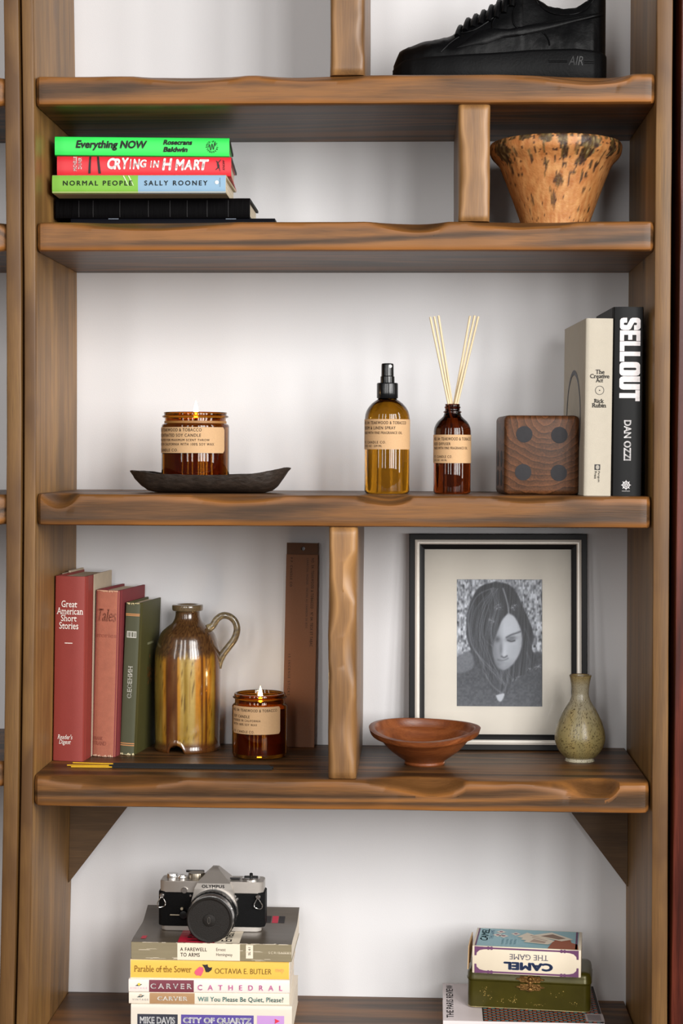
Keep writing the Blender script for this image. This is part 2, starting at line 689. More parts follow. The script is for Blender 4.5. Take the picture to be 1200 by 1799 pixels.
def shelf_board(x0, x1, zt, zb, scallops, seed, n=170, yb=DEPTH - .001, yf=0.):
    """a board with a hand-carved front edge; scallops: (x0, x1, setback, drop, skew)"""
    rings, wear = [], []
    for i in range(n + 1):
        t = i / n
        x = x0 + (x1 - x0) * t
        c = .007 + .004 * nz(x * 9, seed) + .003 * nz(x * 23, seed + 3)
        e = .004 + .0022 * nz(x * 8, seed + 7) + .001 * nz(x * 30, seed + 8)
        hol = 0.
        for a, b, sc_, se, k in scallops:
            if a < x < b:
                q = math.sin(PI * ((x - a) / (b - a)) ** k) ** .8
                c += sc_ * q
                e += se * q
                hol += q
        rb = .0045 + .002 * nz(x * 11, seed + 12)
        end = min(x - x0, x1 - x)
        rc = .008
        d = 0. if end > rc else rc - math.sqrt(max(0, rc * rc - (rc - end) ** 2))
        wob = .0012 * nz(x * 6, seed + 20) + .0007 * nz(x * 19, seed + 21)
        f = yf + d * .7 + wob
        vz = d * .35
        T, B = zt, zb
        pts = [(yb, B, 0), (yb, T, 0), (.16, T, 0), (.09, T, 0), (f + c + .012, T, 0), (f + c, T - .0004, .5)]
        bow = min(1., hol) * .35
        for k in range(1, 6):
            u = k / 6
            # from (c, T) to (0, T - e), convex when plain, dished in a scallop
            w1 = (1 - u) ** 2
            w2 = 2 * u * (1 - u)
            w3 = u * u
            cy_ = c * (.25 + bow)
            cz_ = e * (.25 + bow)
            yy = w1 * c + w2 * cy_ + w3 * 0
            zz = w1 * 0 + w2 * cz_ + w3 * e
            pts.append((f + yy, T - zz - vz * u, .55 if hol < .2 else .25))
        pts += [(f, T - e - .002 - vz, .8), (f + .0003 * nz(x * 14, seed + 33), T - e - .007 - vz, .1), (f + .0008 * nz(x * 9, seed + 30), (T + B) / 2, 0), (f + .0003, B + rb + .004 + vz, 0), (f, B + rb + vz, .7),
                (f + rb * .3, B + rb * .3 + vz, 1), (f + rb, B + vz * .5, .8), (f + rb + .012, B, .2), (.1, B, 0)]
        rings.append([(x, y, z) for y, z, w in pts])
        wear += [w for y, z, w in pts]
    V, F = loft(rings)
    return (V, [tuple(reversed(q)) for q in F]), wear

def divider_post(x0, x1, z0, z1, seed, cuts, n=70, yf=.002, yb=DEPTH - .001):
    """upright partition with a knife-carved front; cuts: (z0, z1, side, depth)"""
    rings, wear = [], []
    for i in range(n + 1):
        t = i / n
        z = z0 + (z1 - z0) * t
        cl = .006 + .003 * nz(z * 14, seed) + .002 * nz(z * 40, seed + 2)
        cr = .007 + .003 * nz(z * 13, seed + 5) + .002 * nz(z * 37, seed + 6)
        for a, b, s, dep in cuts:
            if a < z < b:
                q = math.sin(PI * (z - a) / (b - a))
                if s < 0:
                    cl += dep * q
                else:
                    cr += dep * q
        e = min(t, 1 - t) * (z1 - z0)
        d = 0 if e > .008 else .008 - math.sqrt(max(0, .008 ** 2 - (.008 - e) ** 2))
        f = yf + d * .5 + .0006 * nz(z * 20, seed + 11)
        L = x0 + .0012 * nz(z * 10, seed + 15)
        Q = x1 + .0012 * nz(z * 10, seed + 17)
        pts = [(L, yb, 0), (L, .1, 0), (L, f + cl * 1.6 + .006, 0), (L, f + cl * 1.5, .5)]
        for k in range(1, 4):
            u = k / 4
            pts.append((L + cl * u * u, f + cl * 1.5 * (1 - u) ** 2, .5))
        pts += [(L + cl, f, 1), (L + cl + .003, f, .4), ((L + Q) / 2, f - .0006, 0), (Q - cr - .003, f, .4), (Q - cr, f, 1)]
        for k in range(1, 4):
            u = k / 4
            pts.append((Q - cr * (1 - u) ** 2, f + cr * 1.5 * u * u, .5))
        pts += [(Q, f + cr * 1.5, .5), (Q, f + cr * 1.6 + .006, 0), (Q, .1, 0), (Q, yb, 0)]
        rings.append([(x, y, z) for x, y, w in pts])
        wear += [w for x, y, w in pts]
    V, F = loft(rings)
    return (V, F), wear

case = thing('bookcase', 'brown stained pine bookcase with hand-carved shelf edges, filling the middle of the view', 'bookcase')
vf, w = plank_z(xl, .0145, -1, 0, 2.25, seed=1)
mesh('side_panel', vf, UP_W, case, 40, {'wear': w})
vf, w = plank_z(xr, .0195, 1, 0, 2.25, seed=5)
mesh('side_panel', vf, UP_W, case, 40, {'wear': w})

def px(x):
    return at(x, 900, 0).x
BOARDS = [
    (S1, B1, [(px(235), px(430), .012, .004, 1), (px(450), px(640), .008, .003, 1), (px(860), px(1105), .022, .009, 2.2)], 3.),
    (S2, B2, [(px(90), px(420), .010, .004, 1), (px(640), px(782), .022, .008, 1.4), (px(820), px(1010), .008, .004, 1)], 17.),
    (S3, B3, [(px(70), px(137), .030, .012, 1), (px(330), px(500), .010, .004, 1), (px(620), px(725), .018, .006, 1.3), (px(860), px(1000), .006, .003, 1)], 29.),
    (S4, B4, [(px(75), px(330), .008, .006, 1), (px(590), px(822), .020, .012, 2.2), (px(900), px(1094), .026, .016, 3.2)], 41.),
    (S5, B5, [(px(300), px(500), .015, .006, 1), (px(700), px(900), .015, .006, 1)], 55.),
]
for zt, zb, sca, sd in BOARDS:
    zm = (zt + zb) / 2
    vf, w = shelf_board(xl(zm) + .0012, xr(zm) - (.0005 if zm > H else .003), zt, zb, sca, sd)
    mesh('shelf', vf, SHELF_W, case, 32, {'wear': w})
vf, w = divider_post(at(579, 60, 0).x, at(641, 60, 0).x, S1 + .0003, S1 + .30, 2., [(S1 + .02, S1 + .07, 1, .004)])
mesh('divider', vf, DIV_W, case, 35, {'wear': w})
vf, w = divider_post(at(805, 280, 0).x, at(861.5, 280, 0).x, S2 + .0003, B1 - .0003, 8., [(S2 + .01, B1 - .02, -1, .004)])
mesh('divider', vf, DIV_W, case, 35, {'wear': w})
vf, w = divider_post(at(576.5, 1150, 0).x, at(627, 1150, 0).x, S4 + .0003, B3 - .0003, 14.,
                     [(B3 - .09, B3 - .03, 1, .012), (B3 - .19, B3 - .11, 1, .007), (S4 + .02, S4 + .10, 1, .006), (B3 - .13, B3 - .06, -1, .004)])
mesh('divider', vf, DIV_W, case, 35, {'wear': w})
for pts in (((124, 1425), (262, 1416), (125, 1551)), ((965, 1424), (1102, 1424), (1102, 1558))):
    P = [at(x, y, .237) for x, y in pts]
    poly = [(p.x, p.z) for p in P]
    top = B4 - .0004
    if pts[0][0] < 600:
        poly = [(xl(B4) + .0005, top), (P[1].x + .006, top), (xl(P[2].z) + .0005, P[2].z)]
    else:
        poly = [(P[0].x - .006, top), (xr(B4) - .0005, top), (xr(P[2].z) - .0005, P[2].z)]
    mesh('corner_brace', prism(poly, .237, DEPTH - .001), BRACE_W, case)

# the neighbouring bookcase on the left, only its right-hand edge in view
lcase = thing('bookcase', 'neighbouring brown pine bookcase, only its upright and shelf ends at the left edge', 'bookcase')

def xl2(z):
    return xl(z) - .0145 - .0030
vf, w = plank_z(xl2, .0185, -1, 0, 2.25, seed=12)
mesh('side_panel', vf, UP_W, lcase, 40, {'wear': w})
vf, w = plank_z(lambda z: xl2(z) - .52, .0185, -1, 0, 2.25, seed=15, n=20)
mesh('side_panel', vf, UP_W, lcase, 40, {'wear': w})
for i, (zt, zb) in enumerate(((S1, B1), (S2, B2), (S3, B3), (S4 + .018, B4 + .022), (S5, B5))):
    vf, w = shelf_board(xl2(zt) - .5385 + .019, xl2((zt + zb) / 2) - .0195, zt - .001, zb, [], 70. + 9 * i, n=60)
    mesh('shelf', vf, SHELF_W, lcase, 32, {'wear': w})

# dark red timber at the right
def xred(z):
    return at(1187.5, 900, 0).x + .0012 * nz(z * 2.2)
vf, w = plank_z(xred, .09, 1, 0, 2.3, y0=-.004, seed=21)
tr = struct(mesh('trim_1', vf, RED_W, None, 40, {'wear': w}))

# ------------------------------------------------------------------ books
def cover_section(T, D, t, bulge, hinge=True):
    pts = [(D, T), (.011, T)]
    if hinge:
        pts += [(.0085, T), (.0068, T - .0011), (.005, T - .0002)]
    n = 8
    for k in range(n + 1):
        a = PI / 2 - PI * k / n
        # rounded back: flat arc with short corner radii
        pts.append((.0012 - (bulge + .0012) * math.cos(a) ** .6 if abs(a) < PI / 2 - 1e-6 else .0012, T / 2 + T / 2 * math.sin(a)))
    if hinge:
        pts += [(.005, .0002), (.0068, .0011), (.0085, 0)]
    pts += [(.011, 0), (D, 0), (D, t), (.0022, t), (.0022, T - t), (D, T - t)]
    return pts

class Book:
    """canonical book: x along the spine, y depth (spine at 0), z thickness; stood up or laid down"""
    def __init__(s, root, L, T, D, stand, cover, pages, bulge=.0015, t=.0028, hard=True, over=.003, pw=None, hinge=True):
        s.root, s.L, s.T, s.D, s.stand, s.bulge = root, L, T, D, stand, bulge
        sec = cover_section(T, D, t, bulge, hard and hinge)
        if stand:
            s.map = lambda x, y, z: (z - T, y, L - x)
        else:
            s.map = lambda x, y, z: (x, y, z)
        vf = prism(sec, 0, L, lambda a, b, d: s.map(d, a, b))
        s.cover = mesh('cover', vf, cover, root, 38)
        pg = box(over, L - over, .0024, D - over, t + .0001, T - t - .0001)
        s.pages = mesh('pages', xf(pg, s.map), pages, root)

    def yb(s, v):             # the rounded back at fraction v of the thickness
        q = max(-1., min(1., 2 * v - 1))
        c = math.sqrt(1 - q * q)
        return .0012 - (s.bulge + .0012) * c ** .6

    def spine(s, eps=.00025):
        if s.stand:
            return lambda a, b: (a - s.T, s.yb(a / s.T) - eps, b)
        return lambda a, b: (a, s.yb(b / s.T) - eps, b)

    def rect(s, box_px, spine_px):
        """pixel rectangle (x0, ytop, x1, ybottom) on a spine spanning pixels (x0, ytop, x1, ybottom) -> face rectangle"""
        x0, y0, x1, y1 = spine_px
        W, Ht = (s.T, s.L) if s.stand else (s.L, s.T)
        fx = lambda x: (x - x0) / (x1 - x0) * W
        fy = lambda y: (y1 - y) / (y1 - y0) * Ht
        return (fx(box_px[0]), fy(box_px[3]), fx(box_px[2]), fy(box_px[1]))

    def word(s, txt, box_px, spine_px, col, **kw):
        if s.stand and not kw.get('rot'):
            kw['cut'] = 14
        return letters(s.root, txt, s.rect(box_px, spine_px), s.spine(kw.pop('eps', .0007)), ink(col) if isinstance(col, str) else col, **kw)

    def band(s, box_px, spine_px, col, name='spine_band', eps=.00015):
        a0, b0, a1, b1 = s.rect(box_px, spine_px)
        n = 10
        f = s.spine(eps)
        W, Ht = (s.T, s.L) if s.stand else (s.L, s.T)
        vf = grid(2 if not s.stand else n, n if not s.stand else 2, lambda u, v: f(a0 + (a1 - a0) * u, b0 + (b1 - b0) * v))
        return mesh(name, vf, ink(col) if isinstance(col, str) else col, s.root, 180)

def cloth(name, col, rough=.75, var=.1):
    return plain(name, col, rough, var=var, vscale=90, bump=.35, bscale=1500)

# --- shelf two, left: a lying stack, lowest first
zc = S2
r = thing('book', 'thin navy book lying under the black book, lowest of the stack on the upper left', 'book', (at(125, 384, .10).x, .098, zc), (0, 0, R(0.5)))
b = Book(r, at(483, 384, .10).x - at(125, 384, .10).x, .0165, .135, False, plain('navy_cover', '#05060e', .5, spec=.08), PAGE_LY, bulge=.0008, t=.0022)
sp = (125, 383, 483, 407)
b.band((191, 383.2, 209, 384.2), sp, '#9aa4b4', 'spine_mark')
b.band((397, 383.4, 415, 384.4), sp, '#9aa4b4', 'spine_mark')
zc += .0166
r = thing('book', 'plain black worn hardback lying beneath the green and blue spine', 'book', (at(99, 370, .108).x, .104, zc), (0, 0, R(0)))
b = Book(r, at(440, 370, .106).x - at(99, 370, .106).x, .0256, .118, False, plain('black_leathercloth', '#030203', .5, spec=.05, var=.5, vscale=40, bump=.4, bscale=90, stretch=(3, 1, .3)), PAGE_LY, bulge=.002, t=.003)
sp = (99, 348, 440, 384)
for k, x in enumerate((140, 165, 212, 262, 300, 330, 365, 402)):
    b.band((x, 352, x + .8, 381), sp, '#1d1b1d', 'spine_crease')
zc += .0257
nx0, nx1 = at(92, 320, .06).x, at(397, 320, .06).x
r = thing('book', 'hardback with a half green, half pale blue spine lettered in black capitals', 'book', (nx0, .06, zc), (0, 0, R(.4)))
b = Book(r, nx1 - nx0, .0222, .128, False, plain('cream_back_jacket', '#cdbb98', .5), PAGE_LY, bulge=.002, t=.0028)
sp = (92, 306.5, 397, 337.5)
b.band((92, 307.5, 243, 337.3), sp, '#79b33c', 'green_spine_half')
b.band((243, 307.5, 396.6, 337.3), sp, '#88aac4', 'blue_spine_half')
b.word('NORMAL PEOPLE', (111.5, 316.5, 233, 325), sp, '#171c16', bold=.018, space=1.35, eps=.0008)
b.word('SALLY ROONEY', (254.5, 316.5, 365, 325), sp, '#171c16', bold=.018, space=1.4, eps=.0008)
f = b.spine(.0008)
for x0 in (216.5, 225.5):
    a0, b0, a1, b1 = b.rect((x0, 308, x0 + 10, 325), sp)
    patch(r, [(a0, b1), (a0 + .0012, b1), (a0 + (a1 - a0) * .75, b0 + (b1 - b0) * .35), (a1, b0), (a1 - .0006, b0), (a0 + (a1 - a0) * .62, b0 + (b1 - b0) * .35)], f, ink('#e6efd6'), 'painted_stroke')
a0, b0, a1, b1 = b.rect((378, 316.5, 384.5, 323), sp)
patch(r, circ((a0 + a1) / 2, (b0 + b1) / 2, (a1 - a0) / 2), f, ink('#f1eee2'), 'white_dot')
b.word('HOGARTH', (385.8, 312, 387.6, 327), sp, '#3a4652', rot=-90, eps=.0008)
zc += .0226
rx0, rx1 = at(103, 287, .078).x, at(405, 288, .078).x
r = thing('book', 'red hardback with white hand-painted capitals on its spine, below the bright green book', 'book', (rx0, .07, zc), (0, 0, R(3)))
b = Book(r, (rx1 - rx0) * 1.004, .0246, .13, False, plain('red_jacket', '#d2232f', .42, var=.03), PAGE_LY, bulge=.003, t=.0026)
sp = (103, 270, 406, 304.5)
mesh('endpaper_flap', box(b.L - .0009, b.L + .0008, .004, .126, .0246 - .0028, .0246 - .0001), plain('black_board', '#15090b', .5), r)
wh = '#f6ecea'
for ch, (x0, y0, x1, y1), dy in (('C', (190.5, 273.5, 205, 293), 0), ('R', (202, 274.5, 214, 293.5), 0), ('Y', (216, 273, 228, 293), 0), ('I', (229.2, 275, 232.6, 293), 0), ('N', (235, 275, 247.5, 293), 0), ('G', (247.5, 276, 259, 290), 0),
                                 ('I', (265.2, 278, 268.2, 290), 0), ('N', (270, 277.5, 281, 290), 0), ('H', (286, 273.5, 303.5, 294.5), 0), ('M', (308.5, 275, 325, 294.5), 0), ('A', (324, 276, 338, 293.5), 0), ('R', (340, 275.5, 351.5, 293.5), 0), ('T', (350.5, 275, 367.5, 294), 0)):
    b.word(ch, (x0, y0, x1, y1), sp, wh, bold=.04, shear=.16, eps=.0008)
b.word('MICHELLE', (131.5, 271.5, 137.5, 296.5), sp, wh, bold=.02, rot=90, shear=.1, eps=.0008)
b.word('ZAUNER', (140, 273.5, 146, 293.5), sp, wh, bold=.02, rot=90, shear=.1, eps=.0008)
f = b.spine(.0008)
for q in ((159.5, 162.6, 157.5, 161.5), (172.5, 175.8, 175.2, 179.5)):
    A = [b.rect((x, 271 if i < 2 else 300.5, x, 300), sp) for i, x in enumerate(q)]
    y1_, y0_ = b.rect((0, 270.8, 0, 300.5), sp)[3], b.rect((0, 270.8, 0, 300.5), sp)[1]
    xs = [b.rect((x, 0, x, 1), sp)[0] for x in q]
    vf = grid(2, 6, lambda u, v: f((xs[2] + (xs[0] - xs[2]) * v) * (1 - u) + (xs[3] + (xs[1] - xs[3]) * v) * u, y0_ + (y1_ - y0_) * v))
    mesh('chopstick_mark', vf, ink('#1b1114'), r)
# the small running hound and the imprint beside it
def pxp(poly, b, sp):
    return [(b.rect((x, y, x, y), sp)[0], b.rect((x, y, x, y), sp)[1]) for x, y in poly]
for poly in ([(381.5, 281), (383.5, 279.5), (386, 286), (385.5, 290), (383, 290.5), (382, 286)], [(379.5, 277), (382, 278), (383.5, 280.5), (382, 281.5)], [(383, 280), (388, 275), (388.5, 275.8), (384.5, 281)],
             [(382.5, 289), (378.5, 293), (379.5, 293.5), (384, 290)], [(384.5, 289), (386.5, 295.5), (387, 295), (386, 289)]):
    patch(r, pxp(poly, b, sp), f, ink('#1b1114'), 'hound_mark')
b.word('KNOPF', (391.5, 276, 395, 293.5), sp, '#1b1114', rot=90, bold=.01, shear=.3, eps=.0008)
zc += .0249
gx0, gx1 = at(99, 252, .078).x, at(402, 252, .085).x
r = thing('book', 'bright green hardback with slanted black lettering, topmost of the upper left stack', 'book', (gx0, .07, zc), (0, 0, R(4)))
b = Book(r, (gx1 - gx0) * 1.006, .0238, .128, False, plain('green_jacket', '#2fdc57', .45, var=.03), PAGE_LY, bulge=.0028, t=.0026)
sp = (99, 235, 402.5, 269)
mesh('endpaper_flap', box(b.L - .0009, b.L + .0009, .004, .124, .0238 - .0026, .0238 - .0001), plain('black_board', '#15090b', .5), r)
bk = '#121814'
b.word('Everything NOW', (135.5, 242, 259.5, 260), sp, bk, bold=.04, shear=.2, eps=.0008)
b.word('Rosecrans', (287.5, 240, 338, 249), sp, bk, bold=.045, shear=.2, eps=.0008)
b.word('Baldwin', (287.5, 252.5, 330, 261.5), sp, bk, bold=.045, shear=.2, eps=.0008)
f = b.spine(.0008)
a0, b0, a1, b1 = b.rect((362, 241, 383, 262.5), sp)
cx, cy, rr = (a0 + a1) / 2, (b0 + b1) / 2, (a1 - a0) / 2
for k, ch in enumerate('MCD.FSG.ORIGINALS'):
    a = PI * .9 - 2 * PI * k / 17
    V, F = glyph_mesh(ch, .02, 0, 1, False, 1)
    s_ = .0022
    P = [((x - .5) * s_ * (.3 if ch in 'I.' else .8), (y - .5) * s_ * (.3 if ch == '.' else 1)) for x, y in V]
    ca, sa = math.cos(a - PI / 2), math.sin(a - PI / 2)
    mesh('emblem_letter', ([f(cx + rr * .88 * math.cos(a) + x * ca - y * sa, cy + rr * .88 * math.sin(a) + x * sa + y * ca) for x, y in P], F), ink(bk), r)
pth = [(cx + rr * .45 * math.sin(t * 9.5 * PI) * math.cos(.5) + (t - .5) * rr * 1.0 * math.cos(.3), cy + rr * .45 * math.sin(t * 5 * PI + .6) + (t - .5) * rr * .2) for t in [k / 40 for k in range(41)]]
pth = [(cx + (t - .5) * rr * 1.1, cy + rr * .5 * math.sin(t * 5 * PI) + (t - .5) * rr * .25) for t in [k / 40 for k in range(41)]]
mesh('emblem_squiggle', tube([f(a, c) for a, c in pth], .0004, 5), ink(bk), r)

# --- shelf three, right: two standing books
def stand_book(name_label, bl, br, tl, Y, L, T, D, cover, pages, yaw, lean, **kw):
    """bl/br: pixel x of the spine's lower corners"""
    p = at(br[0], br[1], Y)
    r = thing('book', name_label, 'book', (p.x, Y, kw.pop('z')), (0, R(lean), R(yaw)))
    return r, Book(r, L, T, D, True, cover, pages, **kw)
linen = cloth('pale_linen', '#b9b0a0', .8, .06)
r, b = stand_book('pale linen-bound hardback with small black lettering, beside the wooden die', (1026, 866), (1073, 866), None, .030, .2125, .0325, .19, linen, PAGE_ST, 3.0, .35, z=S3, bulge=.0012)
sp = (1026, 556, 1073.5, 866)
bk = '#1d1c1e'
b.word('The', (1043.5, 645.5, 1059, 653), sp, bk, serif=True, bold=.012)
b.word('Creative', (1034, 653, 1068, 660.5), sp, bk, serif=True, bold=.012)
b.word('Act', (1044, 660.5, 1057, 667.5), sp, bk, serif=True, bold=.012)
b.word('Rick', (1041.5, 696.5, 1059, 703.5), sp, bk, serif=True, bold=.012)
b.word('Rubin', (1038, 704, 1063, 711.5), sp, bk, serif=True, bold=.012)
f = b.spine()
ca, cb = b.rect((1051, 681.5, 1051, 681.5), sp)[:2]
mesh('circle_mark', ring_vf(ca, cb, .0048, .0054, f), ink(bk), r)
patch(r, circ(ca, cb, .0008, 10), f, ink(bk), 'dot_mark')
a0, b0, a1, b1 = b.rect((1044, 811, 1054, 821), sp)
patch(r, rectp(a0, b0, a1, b1), f, ink(bk), 'imprint_square')
patch(r, circ((a0 + a1) / 2, (b0 + b1) / 2, .0022, 12, .0028), b.spine(.0008), ink('#9c958a'), 'imprint_oval')
b.word('Penguin', (1049.5, 823, 1053.5, 842), sp, bk, rot=-90, bold=.008)
b.word('Press', (1044, 823, 1048, 836), sp, bk, rot=-90, bold=.008)
# big circle on the board that faces left
lf = lambda a, c: (-b.T - .0004, a, c)
mesh('printed_circle', xf(ring_vf(0, 0, .058, .064, lambda a, c: (a, c, 0), 48), lambda a, c, _: lf(.098 + a, .091 + c)), ink('#55565a'), r)
r, b = stand_book('tall black hardback with large white capitals down its spine, against the right upright', (1075, 868), (1127.5, 868), None, .034, .2265, .0362, .15, plain('black_jacket', '#0a0a0b', .5, var=.05, spec=.2), PAGE_ST, 2.2, .1, z=S3, bulge=.003)
sp = (1074.5, 538, 1127.5, 868)
wh = plain('scuffed_white_ink', '#e9e2e2', .6, var=.35, vscale=160)
BLOCK = {'E': [(0, 0), (1, 0), (1, .2), (.42, .2), (.42, .4), (.9, .4), (.9, .6), (.42, .6), (.42, .8), (1, .8), (1, 1), (0, 1)],
         'L': [(0, 0), (1, 0), (1, .22), (.44, .22), (.44, 1), (0, 1)],
         'T': [(.28, 0), (.72, 0), (.72, .78), (1, .78), (1, 1), (0, 1), (0, .78), (.28, .78)],
         'U': [(0, 1), (0, .18), (.06, .06), (.2, 0), (.8, 0), (.94, .06), (1, .18), (1, 1), (.58, 1), (.58, .24), (.55, .19), (.45, .19), (.42, .24), (.42, 1)],
         'O': [(.5, 1), (.2, 1), (.06, .94), (0, .82), (0, .18), (.06, .06), (.2, 0), (.8, 0), (.94, .06), (1, .18), (1, .82), (.94, .94), (.8, 1), (.501, 1), (.501, .81), (.56, .81), (.59, .76), (.59, .24), (.56, .19), (.44, .19), (.41, .24), (.41, .76), (.44, .81), (.5, .81)],
         'S': [(1, .68), (1, .84), (.94, .95), (.8, 1), (.2, 1), (.06, .95), (0, .84), (0, .60), (.08, .50), (.60, .34), (.60, .22), (.56, .18), (.44, .18), (.40, .22), (.40, .34), (0, .34), (0, .16), (.06, .05), (.2, 0), (.8, 0), (.94, .05), (1, .16), (1, .42), (.92, .52), (.40, .68), (.40, .78), (.44, .82), (.56, .82), (.60, .78), (.60, .68)]}
x = 557
for ch, hgt in (('S', 22), ('E', 19), ('L', 18), ('L', 18), ('O', 25), ('U', 24), ('T', 20)):
    bv, bf = slice2d(BLOCK[ch], [tuple(range(len(BLOCK[ch])))], 9)
    mesh('block_letter', ([b.spine(.0003)(p, q) for p, q in place_rect(bv, b.rect((1085.5, x, 1121.5, x + hgt - .8), sp), -90)], bf), wh, r)
    x += hgt
b.word('DAN OZZI', (1094, 735.5, 1107, 806), sp, '#e6e2e2', rot=-90, bold=.03)
f = b.spine()
ca, cb = b.rect((1099, 849, 1099, 849), sp)[:2]
mesh('wheel_emblem', ring_vf(ca, cb, .0034, .0044, f), ink('#d8d4d4'), r)
mesh('wheel_emblem', ring_vf(ca, cb, .0009, .0017, f), ink('#d8d4d4'), r)
V, F = [], []
for k in range(8):
    a = PI * k / 4
    d, e = (math.cos(a), math.sin(a)), (-math.sin(a) * .0004, math.cos(a) * .0004)
    n = len(V)
    V += [f(ca + d[0] * q + s * e[0], cb + d[1] * q + s * e[1]) for q, s in ((.001, -1), (.0058, -1), (.0058, 1), (.001, 1))]
    F.append((n, n + 1, n + 2, n + 3))
mesh('wheel_spokes', (V, F), ink('#d8d4d4'), r)
b.word('MARINER', (1092, 858.5, 1106, 860.5), sp, '#b8b4b4')

# --- shelf four, left: three old hardbacks
redc = plain('brick_red_cloth', '#8c352e', .55, var=.06, bump=.15, bscale=1600)
r, b = stand_book('thick brick-red hardback with white serif title, leftmost on the fourth shelf', 0, (146.8, 1336), None, .108, .2345, .0405, .130, redc, PAGE_ST, -4.5, .9, z=S4, bulge=.003, t=.003)
sp = (89, 1008.5, 153, 1332)
wh = '#f3ece4'
for t_, q in (('Great', (104.5, 1051, 136.5, 1062.5)), ('American', (94.5, 1063.5, 148.5, 1075)), ('Short', (104, 1076, 136, 1087)), ('Stories', (100.5, 1088.5, 139.5, 1100.5))):
    b.word(t_, q, sp, wh, serif=True)
b.band((112, 1124.5, 128, 1125.8), sp, wh, 'rule')
b.word("Reader's", (100, 1285.5, 131, 1293.5), sp, wh, serif=True, shear=.25)
b.word('Digest', (103.5, 1294.5, 128, 1304.5), sp, wh, serif=True, shear=.25)
cream = cloth('cream_paper_boards', '#c4b29a', .8)
mesh('cream_board', join(box(.0004, .0010, .034, .1255, .0005, .2352, .0002, 1), box(-.0409, -.0403, .034, .1255, .0005, .2352, .0002, 1), box(-.0400, -.0371, .06, .126, .2346, .2372, .0006, 1)), cream, r)
r, b = stand_book('faded pinkish-red cloth hardback with frayed spine, between the red and green books', 0, (203, 1329), None, .1435, .2145, .0315, .108, cloth('maroon_cloth', '#7e2f33', .7), PAGE_ST, -8.5, 1.6, z=S4, bulge=.0035, t=.0028)
sp = (159, 1035, 207, 1329)
fr = plain('faded_red_cloth', '#a8644e', .75, var=.16, vscale=140, bump=.4, bscale=1500)
b.band((159.6, 1036, 206.5, 1328), sp, fr, 'faded_spine')
random.seed(3)
def fray(b, sp, y, n, col, up):
    f = b.spine(.0010)
    V, F = [], []
    for k in range(n):
        a = b.T * (.06 + .88 * (k + random.random() * .6) / n)
        w_, h_ = .0008 + random.random() * .002, .0008 + random.random() * .0022
        y0 = b.L if up else 0
        s = -1 if up else 1
        i = len(V)
        V += [f(a, y0 + s * 0), f(a + w_, y0 + s * .0002), f(a + w_ * .8, y0 + s * h_), f(a - w_ * .2, y0 + s * h_ * .7)]
        F.append((i, i + 1, i + 2, i + 3))
    mesh('frayed_edge', (V, F), ink(col, .8), b.root)
fray(b, sp, 0, 16, '#c79a7d', True)
fray(b, sp, 0, 14, '#cda58c', False)
b.word('Tales', (165, 1068, 203, 1090), sp, '#9b5844', serif=True, shear=.25, bold=.01)
b.word('stories', (162, 1111, 204, 1118), sp, '#95513f', serif=True)
b.word('FRANK', (163, 1294, 182, 1300), sp, '#8c4a3c', serif=True)
b.word('STRAND', (160, 1302, 189, 1309), sp, '#8c4a3c', serif=True)
ogreen = plain('olive_cloth', '#4a4722', .55, var=.1, vscale=70, bump=.15, bscale=1500)
r, b = stand_book('olive green hardback with white lettering and gold bands, left of the stoneware jug', 0, (235.5, 1325), None, .158, .1975, .0195, .094, ogreen, PAGE_ST, -8.0, 2.5, z=S4, bulge=.0012, t=.0024)
sp = (212, 1055, 241, 1325)
b.band((213, 1057, 240.5, 1324), sp, plain('grey_green_spine', '#4b4c36', .6, var=.08), 'spine_cloth', .0001)
for y in (1074.2, 1076.8, 1303.8, 1307.2):
    b.band((213, y, 240.5, y + 1.6), sp, '#c98a54', 'gold_band', .0003)
b.band((217, 1105.5, 236, 1117), sp, '#c9c7bd', 'series_mark', .0003)
for x, w_ in ((219, 1.2), (221.5, 2), (225, 1), (227.5, 2.2), (231.3, 1), (233.6, 1.2)):
    b.band((x, 1107, x + w_, 1115.5), sp, '#4b4c36', 'series_mark', .0005)
b.word('С.ЕСЕНИН', (222.5, 1167, 231.5, 1224), sp, '#e8e6da', rot=90, serif=True, bold=.02)
rf = lambda a, c: (.0004, a, c)
patch(r, rectp(.038, .1395, .066, .1425), rf, ink('#7c7a5a'), 'cover_mark')
V, F = [], []
random.seed(11)
for k in range(26):
    y_, z_ = .052 + random.gauss(0, .005), .098 + .026 * math.sin(k * .9) * random.random()
    n = len(V)
    s_ = .0025
    V += [rf(y_ - s_ * random.random(), z_), rf(y_, z_ - s_ * 1.4), rf(y_ + s_ * random.random(), z_ + s_ * .4), rf(y_ - .0004, z_ + s_ * 1.5)]
    F.append((n, n + 1, n + 2, n + 3))
mesh('gilt_ornament', (V, F), plain('gilt', '#b87a3c', .4, .6), r)
fray(b, sp, 0, 9, '#c9b98c', True)
fray(b, sp, 0, 9, '#d0c29a', False)

